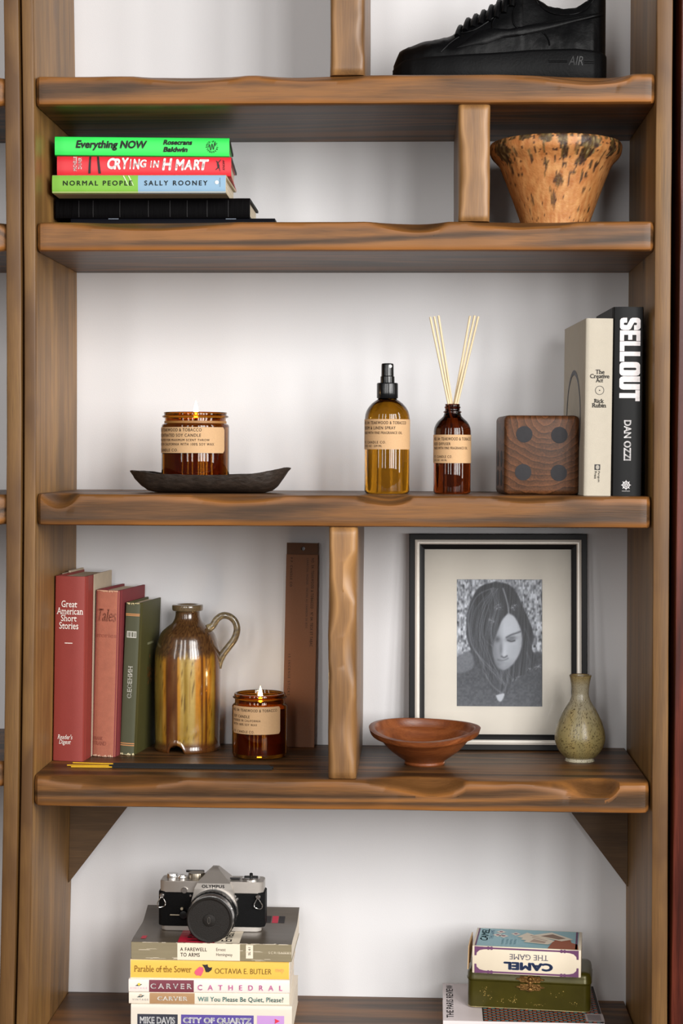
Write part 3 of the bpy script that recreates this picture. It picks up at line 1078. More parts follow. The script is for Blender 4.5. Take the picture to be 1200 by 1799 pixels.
# --- shelf five, left: paperbacks
def lying(label, x0, x1, Y, zc, T, D, cover, yaw=0., pages=None, hard=False, bulge=.0004, grp=None):
    a, c = at(x0, 1700, Y).x, at(x1, 1700, Y).x
    r = thing('book', label, 'book', (a, Y, zc), (0, 0, R(yaw)), grp)
    return r, Book(r, c - a, T, D, False, cover, pages or PAGE_W, bulge=bulge, t=.0005, hard=hard, over=.0004)
zc = S5
YS = .098
r, b = lying('cream-spined paperback with purple title box, lowest of the stack under the camera', 230, 513, YS - .004, zc, .0355, .136, plain('cream_card', '#e6dccd', .4, var=.03), .5)
def yspx(z):                  # pixel row of height z at the spine
    return 1769 + (S5 + .0355 - z) / mm(YS)
sp = (230, 1769, 513, 1769 + .0355 / mm(YS - .004))
b.band((241.5, 1786, 312.5, 1812), sp, '#333440', 'name_box')
b.band((318.5, 1786, 446, 1812), sp, '#5b4a9b', 'title_box')
b.band((452, 1786, 499.5, 1812), sp, '#c99ad8', 'lilac_box')
b.word('MIKE DAVIS', (246, 1790.5, 308, 1803), sp, '#efeef0', bold=.035, eps=.0008)
b.word('CITY OF QUARTZ', (322, 1790.5, 442, 1803), sp, '#f0eef4', bold=.05, eps=.0008)
patch(r, pxp([(483, 1791), (492, 1795), (483, 1800), (484, 1795.5)], b, sp), b.spine(.0008), ink('#e2344c'), 'red_arrow')
zc += .0356
r, b = lying('white paperback with brown name box and teal title, second from the bottom', 226.5, 508, YS - .002, zc, .0148, .132, plain('ivory_card', '#efe3d2', .4, var=.03), 1.2)
sp = (226.5, 1748.5, 508, 1769)
b.band((263, 1749.5, 342, 1768.3), sp, '#b28b63', 'brown_box')
b.word('CARVER', (276.5, 1755.2, 329.5, 1762.4), sp, '#f9f0e2', bold=.04, space=1.2, eps=.0008)
b.word('Will You Please Be Quiet, Please?', (348, 1755, 498, 1765), sp, '#3f8785', bold=.008, space=1.05, eps=.0008)
b.word('VINTAGE', (233, 1759.5, 261, 1762.5), sp, '#8b8a90', space=1.6, eps=.0008)
f = b.spine(.0008)
patch(r, pxp([(241, 1757), (247, 1753.5), (254, 1753.5), (249.5, 1757)], b, sp), f, ink('#2f4a4e'), 'imprint_mark')
patch(r, pxp(circ(247.5, 1753.6, 2.4, 12), b, sp), b.spine(.0010), ink('#b7a28e'), 'imprint_sun')
zc += .0149
r, b = lying('white paperback with plum name box and widely spaced pink capitals', 226, 508.5, YS - .003, zc, .0166, .134, plain('white_card', '#f2e9e0', .4, var=.03), 1.5)
sp = (226, 1724.5, 508.5, 1748)
b.band((262, 1725.5, 340.5, 1747.3), sp, '#7d3a47', 'plum_box')
b.word('CARVER', (264.5, 1731.5, 337, 1741), sp, '#f6ecea', bold=.02, space=1.5, eps=.0008)
b.word('CATHEDRAL', (347.5, 1733, 496, 1743), sp, '#ef8ec4', bold=.02, space=2.6, eps=.0008)
b.word('VINTAGE', (229, 1738.3, 259, 1741.3), sp, '#f0b4cc', space=1.6, eps=.0008)
f = b.spine(.0008)
patch(r, pxp([(238, 1736), (243, 1732.8), (250, 1732.8), (245.5, 1736)], b, sp), f, ink('#2d3a44'), 'imprint_mark')
patch(r, pxp(circ(244.5, 1733, 2.4, 12), b, sp), b.spine(.0010), ink('#efd24a'), 'imprint_sun')
zc += .0167
r, b = lying('yellow-spined paperback with a pink and black mark, second from the top', 229, 508.5, YS, zc, .0245, .13, plain('cream_back_card', '#f4dcc4', .4, var=.03), .6)
sp = (229, 1690, 508.5, 1724.5)
b.band((229.6, 1691, 507.6, 1722.5), sp, plain('yellow_card', '#f2c559', .4, var=.03), 'yellow_spine')
b.word('Parable of the Sower', (236, 1700.5, 337, 1712), sp, '#8d6218', serif=True, eps=.0008)
b.word('OCTAVIA E. BUTLER', (378, 1704, 477, 1713.5), sp, '#6b4a17', eps=.0008, bold=-.008)
b.word('nwp', (484.5, 1703.5, 499, 1712), sp, '#efb06b', eps=.0008)
f = b.spine(.0008)
for poly in ([(342, 1713), (343, 1709), (349, 1703), (352, 1701), (353, 1702.5), (356, 1702), (357.5, 1704), (358, 1708), (356, 1713), (353, 1718.5), (350, 1717), (346, 1717.5)],):
    patch(r, pxp(poly, b, sp), f, ink('#ee5f7c'), 'pink_hand_mark')
patch(r, pxp([(355.5, 1697.5), (361, 1698), (365, 1697), (366, 1701.5), (369, 1703), (373, 1702), (372, 1707), (367, 1711), (362, 1711), (360, 1704)], b, sp), f, ink('#2a2226'), 'black_bird_mark')
zc += .0246
# the top paperback: grey-brown cover curling up at the back
a_, c_ = at(230.5, 1672, YS).x, at(512.5, 1672, YS).x
Lp, Tp, Dp = c_ - a_, .0224, .134
r = thing('book', 'battered grey-brown paperback with cream title panel, under the camera', 'book', (a_, YS, zc), (0, 0, R(-.4)))
curl = lambda y: .014 * sstep(.086, .15, y) + .0012 * sstep(.0, .02, y)
olive = plain('worn_grey_cover', '#5c5247', .33, var=.22, vscale=26, stretch=(1, 7, 1), bump=.06)
ospine = plain('worn_olive_spine', '#8d8166', .5, var=.18, vscale=60, stretch=(.25, 1, 4))
pg = grid(2, 14, lambda u, v: (.0006 + u * (Lp - .0012), .001 + v * (Dp - .002), Tp - .0008 + curl(.001 + v * (Dp - .002))))
n = len(pg[0])
PV = pg[0] + [(x, y, .0006) for x, y, z in pg[0]]
PF = list(pg[1]) + [tuple(i + n for i in reversed(q)) for q in pg[1]]
for k in range(13):
    PF += [(2 * k + 1 + n, 2 * k + 1, 2 * k + 3, 2 * k + 3 + n)][::1] + [(2 * k, 2 * k + n, 2 * k + 2 + n, 2 * k + 2)]
PF += [(0, 1, 1 + n, n), (26, 26 + n, 27 + n, 27)]
mesh('pages', (PV, [tuple(q) for q in PF]), PAGE_W, r)
mesh('cover', join(prism([(0, Tp - .0008)] + [(y, Tp - .0002 + curl(y)) for y in np.linspace(.0005, Dp, 22)][::1] + [(y, Tp - .0007 + curl(y)) for y in np.linspace(Dp, .0005, 22)], 0, Lp, lambda a, c, d: (d, a, c))), olive, r, 40)
mesh('back_cover', box(0, Lp, 0, Dp, 0, .0005), ospine, r)
mesh('spine_panel', box(0, Lp, -.0004, .0005, .0001, Tp - .0004, .0003, 1), ospine, r)
sp = (230.5, 1657.5, 512.5, 1689)
def r5(q):
    x0, y0, x1, y1 = q
    fx = lambda x: (x - sp[0]) / (sp[2] - sp[0]) * Lp
    fy = lambda y: (sp[3] - y) / (sp[3] - sp[1]) * Tp
    return fx(x0), fy(y1), fx(x1), fy(y0)
f5 = lambda a, c: (a, -.0006, c)
f5b = lambda a, c: (a, -.0008, c)
cr_ = ink('#f0e2cb')
patch(r, rectp(*r5((312, 1658.5, 422, 1688.5))), f5, cr_, 'title_panel')
letters(r, 'A FAREWELL', r5((317, 1666, 364, 1672.5)), f5b, ink('#231a17'), bold=.012, space=1.1)
letters(r, 'TO ARMS', r5((317.5, 1675.5, 351.5, 1682.5)), f5b, ink('#231a17'), bold=.012, space=1.1)
letters(r, 'Ernest', r5((380.5, 1666, 397, 1671.5)), f5b, ink('#231a17'))
letters(r, 'Hemingway', r5((380.5, 1675, 409, 1682)), f5b, ink('#231a17'))
patch(r, rectp(*r5((432.5, 1660, 445, 1684))), f5, cr_, 'number_tag')
letters(r, 'SL 61', r5((436.5, 1664, 440.5, 1678)), f5b, ink('#231a17'), rot=90, bold=.01)
letters(r, 'SCRIBNERS', r5((472, 1671, 512, 1675)), f5b, ink('#e0d3ba'), space=1.3)
random.seed(5)
V, F = [], []
for k in range(46):            # scuffs that bare the cream card
    if k < 30:
        x, z, w_, h_ = random.choice([random.uniform(.002, .055), random.uniform(.135, .196)]), random.choice([.0105, .0125, .0218, .0015]) + random.gauss(0, .0006), random.uniform(.003, .02), random.uniform(.0002, .0006)
    else:
        x, z, w_, h_ = random.uniform(0, Lp - .01), Tp - .0006, random.uniform(.004, .02), .0006
    n = len(V)
    V += [f5b(min(x, Lp), z), f5b(min(x + w_, Lp), z + h_ * .2), f5b(min(x + w_ * .8, Lp), z + h_), f5b(min(x + .1 * w_, Lp), z + h_ * .8)]
    F.append((n, n + 1, n + 2, n + 3))
mesh('scuff_marks', (V, F), cr_, r)
tf = lambda a, c: (a, c, Tp - .00005 + curl(c) + .0001)
tfb = lambda a, c: (a, c, Tp + curl(c) + .0002)
def tgrid(a0, c0, a1, c1, m, name, n=8):
    mesh(name, grid(2, n, lambda u, v: tf(a0 + (a1 - a0) * u, c0 + (c1 - c0) * v)), m, r)
fx = lambda x: (x - sp[0]) / (sp[2] - sp[0]) * Lp
tgrid(fx(312), .0006, fx(377), .13, ink('#c4203c', .4), 'red_stripe')
tgrid(fx(377), .0006, fx(421), .13, cr_, 'cream_stripe')
letters(r, 'A FAREWELL', (fx(326), .004, fx(366), .08), tfb, ink('#241318'), rot=90, bold=.02)
letters(r, 'Ernest Hemingway', (fx(388), .006, fx(412), .12), tfb, ink('#241a1a'), rot=90, bold=.01)
patch(r, [(fx(244), .012), (fx(253), .012), (fx(254), .024), (fx(245.5), .024)], tfb, ink('#c23b4c'), 'red_stamp')
for x0, c in ((465, '#2b2728'), (478, '#c2324a'), (490, '#2b2728')):
    tgrid(fx(x0 - 12), .094, fx(x0 - 1), .112, ink(c), 'cover_emblem', 4)
# ------------------------------------------------------------------ film camera
FILM_Z = zc + Tp + curl(.05) + .0002
pc = at(371, 1637, .147)
chrome = plain('satin_chrome', '#b8b1aa', .42, .75, var=.06, vscale=120)
bright = plain('bright_chrome', '#dedcda', .2, .95, var=.03)
leath = plain('black_leatherette', '#070708', .55, spec=.15, var=.2, vscale=300, bump=.7, bscale=1400)
blk = plain('black_enamel', '#0a0a0b', .34, spec=.35, var=.05)
gry = plain('grey_cap_plastic', '#211d1a', .55, spec=.3, var=.12, vscale=600, bump=.6, bscale=1300)
cam_o = thing('film_camera', 'old black and chrome film camera with capped lens on the paperbacks', 'camera', (pc.x, .147, FILM_Z), (0, 0, R(-.8)))
s = .000724
def xo(p):
    return (p - 371) * s
def oct_plate(x0, x1, z0, z1, y0, y1, ch):
    poly = [(x0 + ch, y0), (x1 - ch, y0), (x1, y0 + ch * .8), (x1, y1 - ch * .6), (x1 - ch * .6, y1), (x0 + ch * .6, y1), (x0, y1 - ch * .6), (x0, y0 + ch * .8)]
    vf = prism(poly, z0, z1, lambda a, c, d: (a, c, d))
    bm = bmesh.new()
    vs = [bm.verts.new(v) for v in vf[0]]
    for q in vf[1]:
        bm.faces.new([vs[i] for i in q])
    bmesh.ops.bevel(bm, geom=bm.edges[:], offset=.0007, segments=2, affect='EDGES')
    return from_bm(bm)
mesh('body', oct_plate(xo(276), xo(466.5), .006, .0505, 0, .034, .006), leath, cam_o, 40)
mesh('base_plate', oct_plate(xo(281), xo(460), 0, .0065, .001, .033, .006), chrome, cam_o, 40)
mesh('top_plate', oct_plate(xo(279), xo(463.5), .050, .0645, -.0006, .034, .007), chrome, cam_o, 40)
# pentaprism housing
def prism_ring(z, xw, y0, y1, tw):
    return [(-xw, y0, z), (xw, y0, z), (xw * tw, y1, z), (-xw * tw, y1, z)]
cx_ = xo(376.5)
PR = [(.0565, .0250, -.008, .030, 1), (.0640, .0212, -.0075, .030, 1), (.0655, .0205, -.006, .030, .96), (.0775, .0075, .004, .024, .9), (.0808, .0045, .0075, .020, .9), (.0814, .003, .009, .018, .9)]
vf = loft([[(x + cx_, y, z) for x, y, z in prism_ring(z, xw, y0, y1, tw)] for z, xw, y0, y1, tw in PR])
mesh('prism_housing', vf, chrome, cam_o, 25)
letters(cam_o, 'OLYMPUS', (cx_ - .0152, .0582, cx_ + .0142, .0622), lambda a, c: (a, -.0083 + (c - .0565) * .066, c), ink('#141416'), bold=.035, space=1.1)
# apron round the lens mount
poly = [(cx_ - .0245, .0565), (cx_ + .0245, .0565), (cx_ + .030, .036), (cx_ + .031, .024), (cx_ + .024, .006), (cx_ - .024, .006), (cx_ - .031, .024), (cx_ - .030, .036)]
mesh('mount_apron', prism(poly, -.008, 0), chrome, cam_o, 30)
LZ = .027
def along(vf):                # lathe about z -> about -y
    return xf(vf, lambda x, y, z: (x + cx_, -z, y + LZ))
mesh('mount_ring', along(lathe([(.0, .006), (.0305, .006), (.0310, .0085), (.0308, .0125), (.0, .0125)], 48)), bright, cam_o, 40)
knurl = lambda a, z: 1 + (.012 if int(a / (2 * PI) * 72 + .5) % 2 else 0.)
mesh('aperture_ring', along(lathe([(0, .0120), (.0300, .0120), (.0305, .0135), (.0305, .0195), (.0298, .021), (0, .021)], 60)), blk, cam_o, 40)
mesh('focus_ring', along(lathe([(0, .021), (.0308, .0212), (.0312, .0225), (.0312, .031), (.0306, .0325), (0, .0325)], 144, knurl)), blk, cam_o, 30)
mesh('chrome_ring', along(lathe([(0, .0325), (.0300, .0325), (.0302, .035), (.0294, .0362), (.0294, .0385), (.0288, .040), (0, .040)], 48)), bright, cam_o, 40)
mesh('filter_ring', along(lathe([(0, .040), (.0281, .040), (.0283, .044), (.0278, .0450), (0, .0450)], 48)), blk, cam_o, 40)
cap = mesh('lens_cap', along(lathe([(0, .0445), (.0285, .0445), (.0287, .0478), (.0276, .0488), (.0262, .0484), (.0255, .0478), (.0080, .0478), (.0079, .0490), (.0073, .0494), (0, .0494)], 48)), gry, cam_o, 40)
mesh('cap_tab', box(cx_ - .006, cx_ + .004, -.0485, -.045, LZ - .0302, LZ - .0275, .0008), gry, cam_o)
mesh('cap_emblem', tube([(cx_ + .0022 * math.cos(a) * .7 - .0006, -.0496, LZ + .0042 * math.sin(a)) for a in np.linspace(0, 2 * PI, 24)[:-1]], .00028, 5, closed=True), plain('cap_relief', '#575049', .5), cam_o)
letters(cam_o, 'ZUIKO AUTO-S', (-.35, -.0005, .35, .0015), lambda a, c: (cx_ + (.0307) * math.sin(a), -.0165 - c, LZ + .0309 * math.cos(a)), ink('#b9b7b2'))
# dials
def dial(name, x, y, z0, r_, h, m, kn=60):
    rf_ = (lambda a, z: 1 + (.02 if int(a / (2 * PI) * kn + .5) % 2 else 0.)) if kn else None
    return mesh(name, mv(lathe([(r_, 0), (r_, h * .75), (r_ * .93, h), (r_ * .3, h), (0, h * .96)], kn * 2 if kn else 40, rf_), x, y, z0), m, cam_o, 35)
dial('power_dial', xo(298.5), .016, .0645, .0073, .0062, bright, 40)
mesh('shutter_collar', mv(lathe([(.0062, 0), (.0066, .002), (.0060, .004), (.0045, .0042), (.0042, .0055), (.0022, .0062), (0, .0058)], 36), xo(317), .011, .0645), bright, cam_o, 40)
dial('speed_dial', xo(341.5), .017, .0645, .0106, .0078, plain('worn_brass_chrome', '#8f8678', .35, .9, var=.2), 50)
mesh('advance_lever', xf(prism(rrect(.024, .006, .0028), 0, .0022, lambda a, c, d: (a, c, d)), lambda a, c, d: (xo(337) + a, .0275 + c, .0702 + d)), blk, cam_o, 40)
dial('rewind_knob', xo(440), .016, .0645, .0116, .0030, bright, 0)
mesh('rewind_crank', mv(join(box(-.009, .009, -.0018, .0018, 0, .0018, .0006, 1), lathe([(.0022, .001), (.0022, .005), (.0015, .0056), (0, .0056)], 16)), xo(440), .016, .0672), blk, cam_o, 40)
mesh('meter_switch', mv(box(-.0075, .0075, -.003, .003, 0, .0022, .0008), xo(410), .014, .0645), blk, cam_o, 40)
# front fittings
mesh('sync_button', mv(xf(lathe([(0, 0), (.0040, 0), (.0040, .0022), (.0034, .0028), (0, .0028)], 24), lambda x, y, z: (x, -z, y)), xo(323), 0, .0528), bright, cam_o, 40)
mesh('timer_lever', join(mv(xf(lathe([(0, 0), (.0062, 0), (.0062, .003), (.0050, .0048), (.0042, .005), (0, .005)], 28), lambda x, y, z: (x, -z, y)), xo(322), 0, .0215), box(xo(298), xo(316), -.0042, -.0020, .0208, .0224, .0006, 1)), blk, cam_o, 40)
mesh('timer_pin', join(box(xo(298), xo(315), -.0050, -.0042, .0209, .0223, .0003, 1), mv(xf(lathe([(0, 0), (.0018, 0), (.0018, .003), (0, .003)], 12), lambda x, y, z: (x, -z, y)), xo(319), -.001, .0295)), plain('pale_nickel', '#e6d9be', .25, .6, var=.05), cam_o)
for xx, zz in ((xo(334), .046), (xo(414), .046), (xo(416), .0415), (xo(418), .043)):
    mesh('screw', mv(xf(lathe([(0, 0), (.0016, 0), (.0014, .0010), (0, .0011)], 12), lambda x, y, z: (x, -z, y)), xx, -.0001, zz), bright, cam_o, 40)
for sx, xx in ((-1, xo(283)), (1, xo(455))):
    lug = mesh('strap_lug', mv(xf(lathe([(0, 0), (.0030, 0), (.0030, .0025), (.0020, .0035), (.0020, .0052), (0, .0052)], 20), lambda x, y, z: (x, -z, y)), xx, 0, .0460), bright, cam_o, 40)
    tri = [(0, 0), (sx * .0055, -.0095), (sx * .0035, -.0142), (-sx * .0030, -.0132), (-sx * .0048, -.0085)]
    P = smooth_prof(tri + [tri[0]], 4)[:-1]
    mesh('strap_ring', tube([(xx + a, -.0040 - .001 * math.sin(k), .0455 + c) for k, (a, c) in enumerate(P)], .00065, 6, closed=True), bright, lug)
for ch_ in cam_o.children:
    pass

# ------------------------------------------------------------------ black sneaker on the top shelf
shoe_m = plain('matte_black_rubber', '#050506', .42, spec=.12, var=.25, vscale=60, bump=.35, bscale=160)
shoe = thing('sneaker', 'all-black low-top sneaker on the topmost shelf, heel to the right', 'shoe', (at(876, 100, .10).x, .098, S1))
SX = .00071
LX0, LX1 = (692 - 876) * SX, (1061 - 876) * SX
LL = LX1 - LX0
def interp(tab, x):
    xs_, ys_ = [t[0] for t in tab], [t[1] for t in tab]
    return float(np.interp(x, xs_, ys_))
def hw(u):                    # half width along the shoe, 0 = toe
    return interp([(0, .004), (.012, .014), (.04, .025), (.09, .034), (.18, .043), (.30, .0475), (.42, .046), (.56, .041), (.70, .0385), (.85, .0375), (.93, .034), (.97, .027), (.99, .017), (1, .008)], u)
def zs(u):
    return interp([(0, .024), (.06, .032), (.25, .033), (.45, .036), (.65, .041), (.85, .0425), (1, .0395)], u)
TOPZ = [(0, .030), (.03, .0475), (.08, .052), (.20, .060), (.27, .064), (.30, .069), (.35, .083), (.43, .094), (.51, .108), (.57, .128), (.61, .140)]
RIM = [(.60, .128), (.64, .114), (.68, .103), (.73, .095), (.80, .0915), (.86, .094), (.91, .102), (.95, .116), (.985, .124), (1, .118)]
def closed_pt(u, t):
    a = PI * t
    w_ = hw(u) - .0015
    ca = math.cos(a)
    return -w_ * math.copysign(abs(ca) ** .75, ca), zs(u) - .002 + (interp(TOPZ, u) - zs(u) + .002) * math.sin(a) ** (.75 if u < .25 else .95)
def wall_y(u, z):             # near-side outer wall
    z0_ = zs(u) - .002
    if u < .60:
        zt_ = interp(TOPZ, u)
        q = max(0., min(1., (z - z0_) / (zt_ - z0_)))
        sn_ = q ** (1 / (.75 if u < .25 else .95))
        return -(hw(u) - .0015) * max(0., 1 - sn_ * sn_) ** .375
    zr = interp(RIM, u)
    q = max(0., min(1., (z - z0_) / (zr - z0_)))
    return -((hw(u) - .0015) * (1 - .38 * q ** 1.6))
rings = []
NT = 36
us = list(np.linspace(0, .60, 44)) + list(np.linspace(.605, 1, 40))
for u in us:
    ring = []
    x = LX0 + LL * (.004 + .992 * u)
    for k in range(NT + 1):
        t = k / NT
        if u <= .60:
            y, z = closed_pt(u, t)
        else:
            sgn = -1 if t < .5 else 1
            q = t if t < .5 else 1 - t
            zr = interp(RIM, u)
            if q < .28:
                v = q / .28
                z = zs(u) - .002 + (zr - zs(u) + .002) * v
                y = sgn * -wall_y(u, z) if sgn > 0 else wall_y(u, z)
            elif q < .34:
                v = (q - .28) / .06
                yr = -wall_y(u, zr)
                y = sgn * (yr - .006 * v)
                z = zr + .002 * math.sin(PI * v)
            else:
                v = (q - .34) / .16
                yr = -wall_y(u, zr) - .006
                y = sgn * max(.001, yr * (1 - v ** 3))
                z = zr - (zr - .052) * min(1, v * 1.5)
        wr = .0010 * nz(x * 60, y * 60, z * 60) + .0006 * nz(x * 180, y * 150, z * 150)
        ring.append((x, y + wr * (1 if y > 0 else -1), z + wr))
    rings.append(ring)
vf = loft(rings, closed=False, caps=False)
mesh('upper', (vf[0], [tuple(reversed(q)) for q in vf[1]] + [tuple(range(NT + 1)), tuple(reversed([(len(us) - 1) * (NT + 1) + k for k in range(NT + 1)]))]), shoe_m, shoe, 60)
rings = []
for u in list(np.linspace(0, .1, 14)) + list(np.linspace(.12, .88, 26)) + list(np.linspace(.9, 1, 14)):
    x = LX0 + LL * u
    w_, zt_ = hw(u) + .0022, zs(u)
    lift = .006 * (1 - sstep(0, .14, u))
    rings.append([(x, -w_ + .003, lift), (x, -w_, lift + .003), (x, -w_ - .0006, zt_ * .5), (x, -w_, zt_ - .004), (x, -w_ + .0015, zt_ - .001), (x, -w_ + .004, zt_), (x, w_ - .004, zt_), (x, w_, zt_ - .003), (x, w_, lift + .003), (x, w_ - .003, lift)])
vf = loft(rings)
mesh('sole', (vf[0], [tuple(reversed(q)) for q in vf[1]]), plain('black_sole_rubber', '#060607', .55, spec=.12, var=.2, bump=.3, bscale=300), shoe, 50)
def ux(p):
    return (p - 692) / 369
def shoe_pt(p, yy, off):      # photo-plane position -> near side of the upper
    u = ux(p)
    z = (152 - yy) * .000697
    return (LX0 + LL * u, wall_y(u, z) - off, z)
# curved side stripe, welted seams and lace rows
lo = [(800, 92), (850, 86), (880, 74), (920, 68), (960, 57), (1000, 45), (1040, 35), (1054, 30)]
hi = [(800, 92), (838, 62), (860, 56), (890, 58), (930, 48), (970, 40), (1010, 33), (1054, 24)]
def pl(tab, t):
    xs_ = np.linspace(0, 1, len(tab))
    return float(np.interp(t, xs_, [q[0] for q in tab])), float(np.interp(t, xs_, [q[1] for q in tab]))
def stripe(u, v):
    (x0, y0), (x1, y1) = pl(lo, u), pl(hi, u)
    return shoe_pt(x0 + (x1 - x0) * v, y0 + (y1 - y0) * v, .0003 + .0022 * math.sin(PI * min(1, max(0, v))) ** .4 * min(1, u * 8))
mesh('side_stripe', grid(40, 8, stripe), shoe_m, shoe, 60)
seams = [[(948, 62), (955, 70), (959, 79), (960, 86)], [(800, 64), (830, 60), (860, 40), (892, 12), (900, 0)], [(905, 10), (898, 30), (900, 50), (915, 62)], [(1036, 2), (1020, 22), (985, 30), (955, 22), (938, 4)],
         [(775, 98), (790, 82), (806, 70)], [(868, 78), (862, 50), (872, 30)]]
for q in seams:
    P = smooth_prof(q, 6)
    mesh('seam', tube([shoe_pt(a, c, .0001) for a, c in P], .0011, 6), shoe_m, shoe, 60)
for k in range(8):
    u = .31 + .036 * k
    zt_ = interp(TOPZ, u)
    P = []
    for j in range(13):
        t = .22 + .56 * j / 12
        y, z = closed_pt(u + .012 * math.sin(PI * j / 12), t)
        P.append((LX0 + LL * (u - .01 + .02 * math.sin(PI * j / 12)), y * 1.01, z - .0004))
    mesh('lace', tube(P, .0040, 8, flat=.9), shoe_m, shoe, 60)
sf = lambda a, c: (a, -(hw((a - LX0) / LL) + .0030), c)
dk = plain('black_relief', '#0c0c0d', .4, var=.1, spec=.25)
letters(shoe, 'AIR', ((992 - 876) * SX, .0215, (1017 - 876) * SX, .0325), sf, dk, shear=.25)
for x0, x1, zz in ((958, 990, .0252), (958, 990, .0268), (1019, 1036, .0242), (1019, 1036, .0262)):
    a0, a1 = (x0 - 876) * SX, (x1 - 876) * SX
    mesh('sole_line', tube([sf(a0 + (a1 - a0) * k / 6, zz) for k in range(7)], .0004, 5), dk, shoe)

# ------------------------------------------------------------------ pots and bowls
def colored_lathe(prof, seg, colf, rfun=None, zfun=None, rec=None):
    V, F = lathe(prof, seg, rfun, zfun)
    return (V, F), [tuple(srgb(colf(math.atan2(y, x), z, math.hypot(x, y)))) for x, y, z in V]

def mixc(a, b, t):
    t = max(0., min(1., t))
    return tuple(a[i] + (b[i] - a[i]) * t for i in range(3))

def hexc(h):
    return tuple(int(h[i:i + 2], 16) / 255 for i in (1, 3, 5))

# terracotta bowl with glaze runs
TB_Y = .125
tb = at(976, 300, TB_Y)
k_ = mm(TB_Y)
zr_ = at(976, 262, TB_Y).z - S2
prof = smooth_prof([(.0395, 0), (.0425, .012), (.0505, .035), (.0600, .060), (.0690, .082), (.0745, zr_ - .016), (.0805, zr_ - .009), (.0822, zr_ - .001), (.0812, zr_ + .0045), (.0785, zr_ + .006), (.0745, zr_ + .003), (.068, zr_ - .014), (.055, .055), (.036, .012)], 7)
prof = [(0, 0)] + prof + [(0, .010)]
terra, glaz, dkb, lt = hexc('#bd8149'), hexc('#5a4a2c'), hexc('#2e1a12'), hexc('#d09a62')
GL = [(140, 200, 95, 110, 1), (300, 110, 50, 36, 1), (470, 118, 52, 46, 1), (455, 205, 11, 40, 1), (461, 310, 13, 50, .9), (600, 130, 40, 80, 1), (615, 230, 30, 62, 1), (625, 75, 60, 24, 1), (820, 150, 105, 58, 1), (800, 230, 66, 60, 1), (752, 300, 38, 42, .9), (712, 190, 18, 60, .6),
      (1010, 170, 55, 75, 1), (1070, 150, 40, 60, 1), (935, 250, 14, 50, .8), (890, 330, 11, 44, .8), (850, 312, 17, 34, .9), (815, 402, 15, 17, .9), (775, 405, 16, 40, .8), (345, 255, 12, 52, .8), (385, 215, 10, 22, .8), (575, 445, 38, 46, .8), (542, 590, 22, 62, .65), (665, 450, 8, 42, .9), (615, 330, 18, 17, .9),
      (460, 400, 12, 11, .9), (270, 385, 13, 16, .8), (365, 590, 13, 44, .6), (858, 650, 18, 26, .9), (800, 512, 15, 24, .6), (755, 668, 12, 24, .7), (505, 510, 10, 22, .6), (700, 385, 24, 12, .7), (540, 285, 8, 22, .8), (230, 200, 12, 50, .7), (180, 310, 14, 60, .7)]
GLZ = []
for cx0, cy0, rx0, ry0, al in GL:      # measured on the photograph, kept as angle and height on the wall of the bowl
    px_, py_ = 850 + cx0 / 4.615, 230 + cy0 / 4.615
    z_ = zr_ + (259 - py_) * .00070
    rw = .040 + (.0815 - .040) * max(0., min(1., z_ / zr_))
    GLZ.append((math.asin(max(-.97, min(.97, (px_ - 976) * .00070 / rw))), z_, rx0 / 4.615 * .0007, ry0 / 4.615 * .0007, al))
def tcol(a, z, r_):
    X, Y_ = math.cos(a) * 3, math.sin(a) * 3
    c = mixc(terra, lt, .5 + .8 * nz(X * 1.5, Y_ * 1.5, z * 22))
    c = mixc(c, hexc('#a2602f'), .35 + .7 * nz(X * 4, Y_ * 4, z * 90 + 5))
    th = math.atan2(math.cos(a), -math.sin(a))
    if r_ > .045 or z > .05 or z < .02:
        w1 = .35 * nz(X * 7, Y_ * 7, z * 110) + .25 * nz(X * 18, Y_ * 18, z * 300)
        g = 0.
        if abs(th) < 1.45:
            for t0_, z0_, rx0, ry0, al in GLZ:
                dx, dz = (th - t0_) * r_, z - z0_
                if abs(dx) < 2.2 * rx0 + .002 and abs(dz) < 2.2 * ry0 + .002:
                    d = math.hypot(dx / rx0, dz / ry0) + w1 * 1.5
                    g = max(g, al * sstep(1.08, .82, d))
        else:                   # the far side, out of sight: the same glaze at random
            g = sstep(.15, .3, nz(X * 2.5, Y_ * 2.5, z * 40) + (z - zr_ + .02) * 9)
        if z > zr_ + .001:
            g = max(g, .85 * sstep(-.02, .12, nz(X * 4, Y_ * 4, 33) + w1))
        gc = mixc(hexc('#54401f'), dkb, .5 + 1.6 * nz(X * 6 + 9, Y_ * 6, z * 110))
        gc = mixc(gc, hexc('#97855a'), max(0, nz(X * 9, Y_ * 9, z * 160)) * 1.5 * sstep(.035, .01, zr_ - z))
        c = mixc(c, gc, g)
    sp_ = nz(X * 9, Y_ * 9, z * 200 + 3) + .4 * nz(X * 5, Y_ * 5, z * 30 + 20)
    c = mixc(c, dkb, sstep(.50, .58, sp_) * .85)
    return c
vf, cols = colored_lathe(prof, 220, tcol, lambda a, z: 1 + .008 * nz(math.cos(a) * 2, math.sin(a) * 2, z * 20) + (.012 * max(0, nz(math.cos(a) * 9, math.sin(a) * 9, z * 60)) if z > zr_ - .035 else 0))
tbo = mesh('terracotta_bowl', vf, plain('glazed_terracotta', '#000', .5, var=.1, vscale=260, bump=.6, bscale=300, attr='Col'), None, 60, cols=cols)
tbo.location = (tb.x, TB_Y, S2)
tag(tbo, 'flared terracotta bowl with dark glaze drips, right of the short divider', 'bowl')

